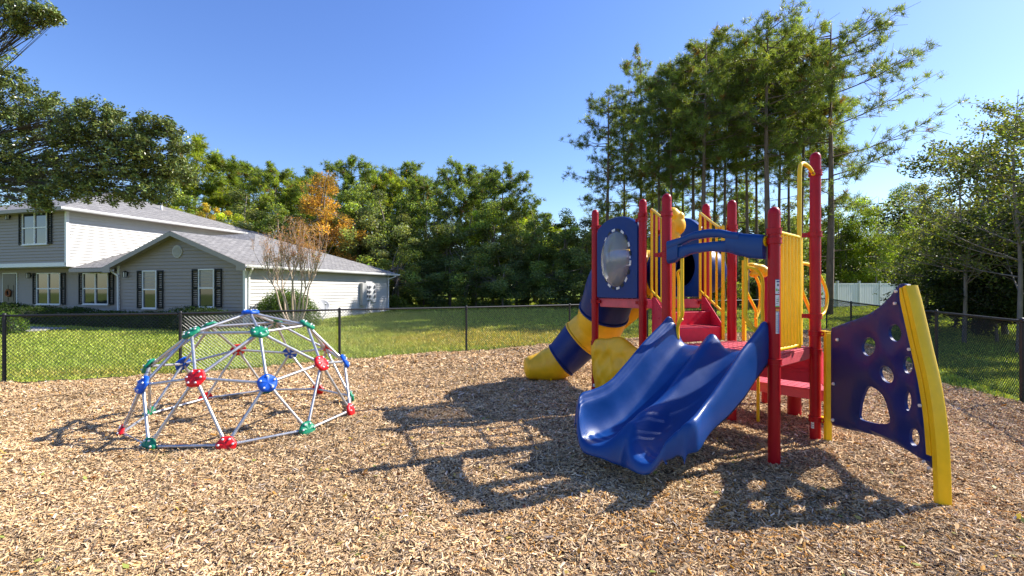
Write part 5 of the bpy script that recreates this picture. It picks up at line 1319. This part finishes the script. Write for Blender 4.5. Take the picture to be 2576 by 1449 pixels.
def myrtle():
    global RNG; RNG = np.random.default_rng(130); random.seed(131)
    loc = G(742, 18.9); root = empty('crepe_myrtle', loc, 'bare multi stemmed crepe myrtle with reddish seed twigs before the round bush', 'tree'); mb = MB(); tips = []
    for i, (tx_, h1) in enumerate([(-.95, 1.5), (-.45, 1.6), (-.15, 1.9), (.1, 1.8), (.35, 1.7), (.8, 1.6), (-.7, 1.2), (.55, 1.3)]):
        ty_ = random.uniform(-.3, .3); a = Vector((tx_*.12, ty_*.1, -.1)); k1 = Vector((tx_*.55, ty_*.5, h1*.5)); k2 = Vector((tx_*.8+.06*(-1)**i, ty_, h1)); k3 = Vector((tx_*1.0-.05*(-1)**i, ty_, h1+.55))
        pts = bez([a, k1, k2, k3], 5); k = len(pts); mb.tube(pts, [.045*(1-.55*j/(k-1)) for j in range(k)], 7)
        for j in range(11):
            s = pts[-1] if j < 7 else pts[int(k*.75)]; hh = random.uniform(.9, 2.0); e = s+Vector((random.gauss(tx_*.25, .33), random.gauss(0, .3), hh)); m = s.lerp(e, .5)+Vector((random.gauss(0, .05), 0, .05))
            pp = bez([s, m, e], 3); mb.tube(pp, [.014*(1-.7*q/(len(pp)-1)) for q in range(len(pp))], 4, cap=False)
            for _ in range(5):
                q = pp[random.randint(1, len(pp)-1)]; e2 = q+Vector((random.gauss(0, .12), random.gauss(0, .12), random.uniform(.15, .45))); mb.tube([q, e2], [.006, .003], 3, cap=False)
                for s_ in (.4, .7, 1): tips.append(q.lerp(e2, s_))
    t = mb.build('trunk', BARKM, None, smooth=True, fix=False); t.parent = root
    T = np.array([q[:] for q in tips]); hi = T[T[:, 2] > 2.6]; n = 7500; P = hi[RNG.integers(0, len(hi), n)]+RNG.normal(size=(n, 3))*.035
    c = soup('seed_twigs', leaf_quads(P, .06, .22, .0), None, leafcols(n, (.50, .25, .15), .3), LEAF); c.parent = root
    lo = T[T[:, 2] < 3.0]; n = 900; P = lo[RNG.integers(0, len(lo), n)]+RNG.normal(size=(n, 3))*.06
    c = soup('leaves', leaf_quads(P, .05, .5), None, leafcols(n, (.16, .20, .05), .3), LEAF); c.parent = root
myrtle()
# ---- live oak overhanging on the left
def oak():
    global RNG; RNG = np.random.default_rng(140); random.seed(141)
    tp0 = Vector((-14.2, 10.8, 0)); root = empty('live_oak', tuple(tp0), 'large dark green live oak overhanging the house roof from the left', 'tree')
    blobs = []
    def bl(px, py, Y, r, k): blobs.append((at(px, py, Y), r, k))
    for px, py, Y, r, k in [(20, 190, 11, .55, 5), (60, 260, 11, .8, 9), (10, 330, 11, .8, 8), (110, 320, 11, .7, 8), (50, 400, 11, .9, 10), (140, 270, 11, .35, 3), (190, 330, 10.5, .6, 7), (250, 280, 10.5, .45, 6), (270, 320, 10.5, .65, 8), (330, 360, 10.5, .6, 7), (385, 315, 10.5, .40, 5), (425, 330, 10.5, .3, 3), (375, 380, 10.5, .55, 7), (210, 400, 10.6, .8, 9), (300, 420, 10.6, .75, 9),
                            (370, 440, 10.6, .6, 7), (420, 410, 10.6, .45, 5), (120, 430, 11, .8, 9), (40, 460, 11, .7, 8), (180, 470, 10.6, .55, 7), (260, 480, 10.6, .5, 6), (340, 490, 10.5, .35, 4), (400, 480, 10.5, .4, 4), (455, 370, 10.5, .2, 2), (470, 440, 10.6, .30, 3), (100, 515, 10.4, .2, 3), (105, 490, 10.4, .28, 3),
                            (15, 20, 9.5, .55, 7), (70, 25, 9.5, .4, 5), (120, 40, 9.5, .22, 3), (140, 42, 9.5, .12, 1), (45, 68, 9.5, .18, 2), (-60, 250, 11, 1.2, 14), (-90, 420, 11, 1.3, 14), (-120, 100, 11, 1.3, 12), (-200, 300, 11, 1.6, 14), (-90, -60, 10, 1.4, 12), (-260, 60, 11, 1.8, 14), (-300, 450, 11.5, 1.5, 10)]:
        bl(px, py, Y, r, k)
    C = []; rad = []; tips = []
    mb = MB(); mb.tube(bez([tp0-Z(.3), tp0+Vector((.1, 0, 1.2)), tp0+Vector((-.6, .6, 3.8))], 5), [.40-.010*i for i in range(11)], 12)
    crotch = tp0+Vector((-.6, .6, 3.6))
    for c, r, k in blobs:
        m = crotch.lerp(c, .55)+Vector((0, random.uniform(-.3, .3), .35)); pts = bez([crotch, m, c], 6); kk = len(pts); mb.tube(pts, [.034*(1-.86*j/(kk-1))*min(1, r+.35) for j in range(kk)], 6, cap=False)
        for _ in range(k*8):
            d = Vector(rvec(1)[0]); e = c+Vector((d.x*r, d.y*r, d.z*r*.7))*random.uniform(.45, 1.0); s = pts[random.randint(kk-6, kk-1)]; mb.tube([s, e], [.007, .003], 3, cap=False)
            C.append(e[:]); rad.append(random.uniform(.07, .17))
    t = mb.build('trunk', mat('dark_oak_bark', (.085, .07, .055), .9, .3, 9, .6, 14), None, smooth=True, fix=False); t.parent = root; t.matrix_parent_inverse = Matrix.Translation(-tp0)
    C = np.array(C); rad = np.array(rad); n = 98000
    V, Cl = clump_leaves(C, rad, n, .066, (.145, .175, .048), .45, .8, .42)
    c = soup('crown', V, None, Cl, leafmat('oak_leaves', trans=.14, rough=.28)); c.parent = root; c.matrix_parent_inverse = Matrix.Translation(-tp0)
oak()
# ================================================================ SKY, SUN, CAMERA
SUN_AZ, SUN_EL = R(20), R(38.5)                          # azimuth from +X towards +Y
w = bpy.data.worlds.new('World'); scene.world = w; w.use_nodes = True
nt = w.node_tree; sky = nt.nodes.new('ShaderNodeTexSky'); sky.sky_type = 'NISHITA'; sky.sun_disc = False
sky.sun_elevation = SUN_EL; sky.sun_rotation = math.pi/2-SUN_AZ; sky.air_density = 1.3; sky.dust_density = .4; sky.ozone_density = 6
bg = nt.nodes['Background']; bg.inputs[1].default_value = .102
hs = nt.nodes.new('ShaderNodeHueSaturation'); hs.inputs[0].default_value = .517; hs.inputs[1].default_value = 1.13; hs.inputs[2].default_value = 1.12; nt.links.new(sky.outputs[0], hs.inputs[4]); nt.links.new(hs.outputs[0], bg.inputs[0])
sl = bpy.data.lights.new('sun', 'SUN'); sl.energy = 5.0; sl.angle = R(.5); sl.color = (1, .95, .86)
so = bpy.data.objects.new('sun', sl); COL.objects.link(so)
sd = Vector((math.cos(SUN_AZ)*math.cos(SUN_EL), math.sin(SUN_AZ)*math.cos(SUN_EL), math.sin(SUN_EL)))
so.rotation_euler = sd.to_track_quat('Z', 'Y').to_euler(); so.location = sd*50
cam = bpy.data.cameras.new('camera'); co = bpy.data.objects.new('camera', cam); COL.objects.link(co); scene.camera = co
cam.sensor_width = 36; cam.lens = 36*F/2576; cam.shift_y = (HOR-724.5)/2576; cam.clip_start = .1; cam.clip_end = 2000
co.location = (0, 0, EYE); co.rotation_euler = (R(90), 0, 0)
scene.view_settings.view_transform = 'Standard'; scene.view_settings.look = 'None'
scene.view_settings.exposure = .97; scene.view_settings.gamma = 1
scene.render.resolution_x = 1024; scene.render.resolution_y = 576
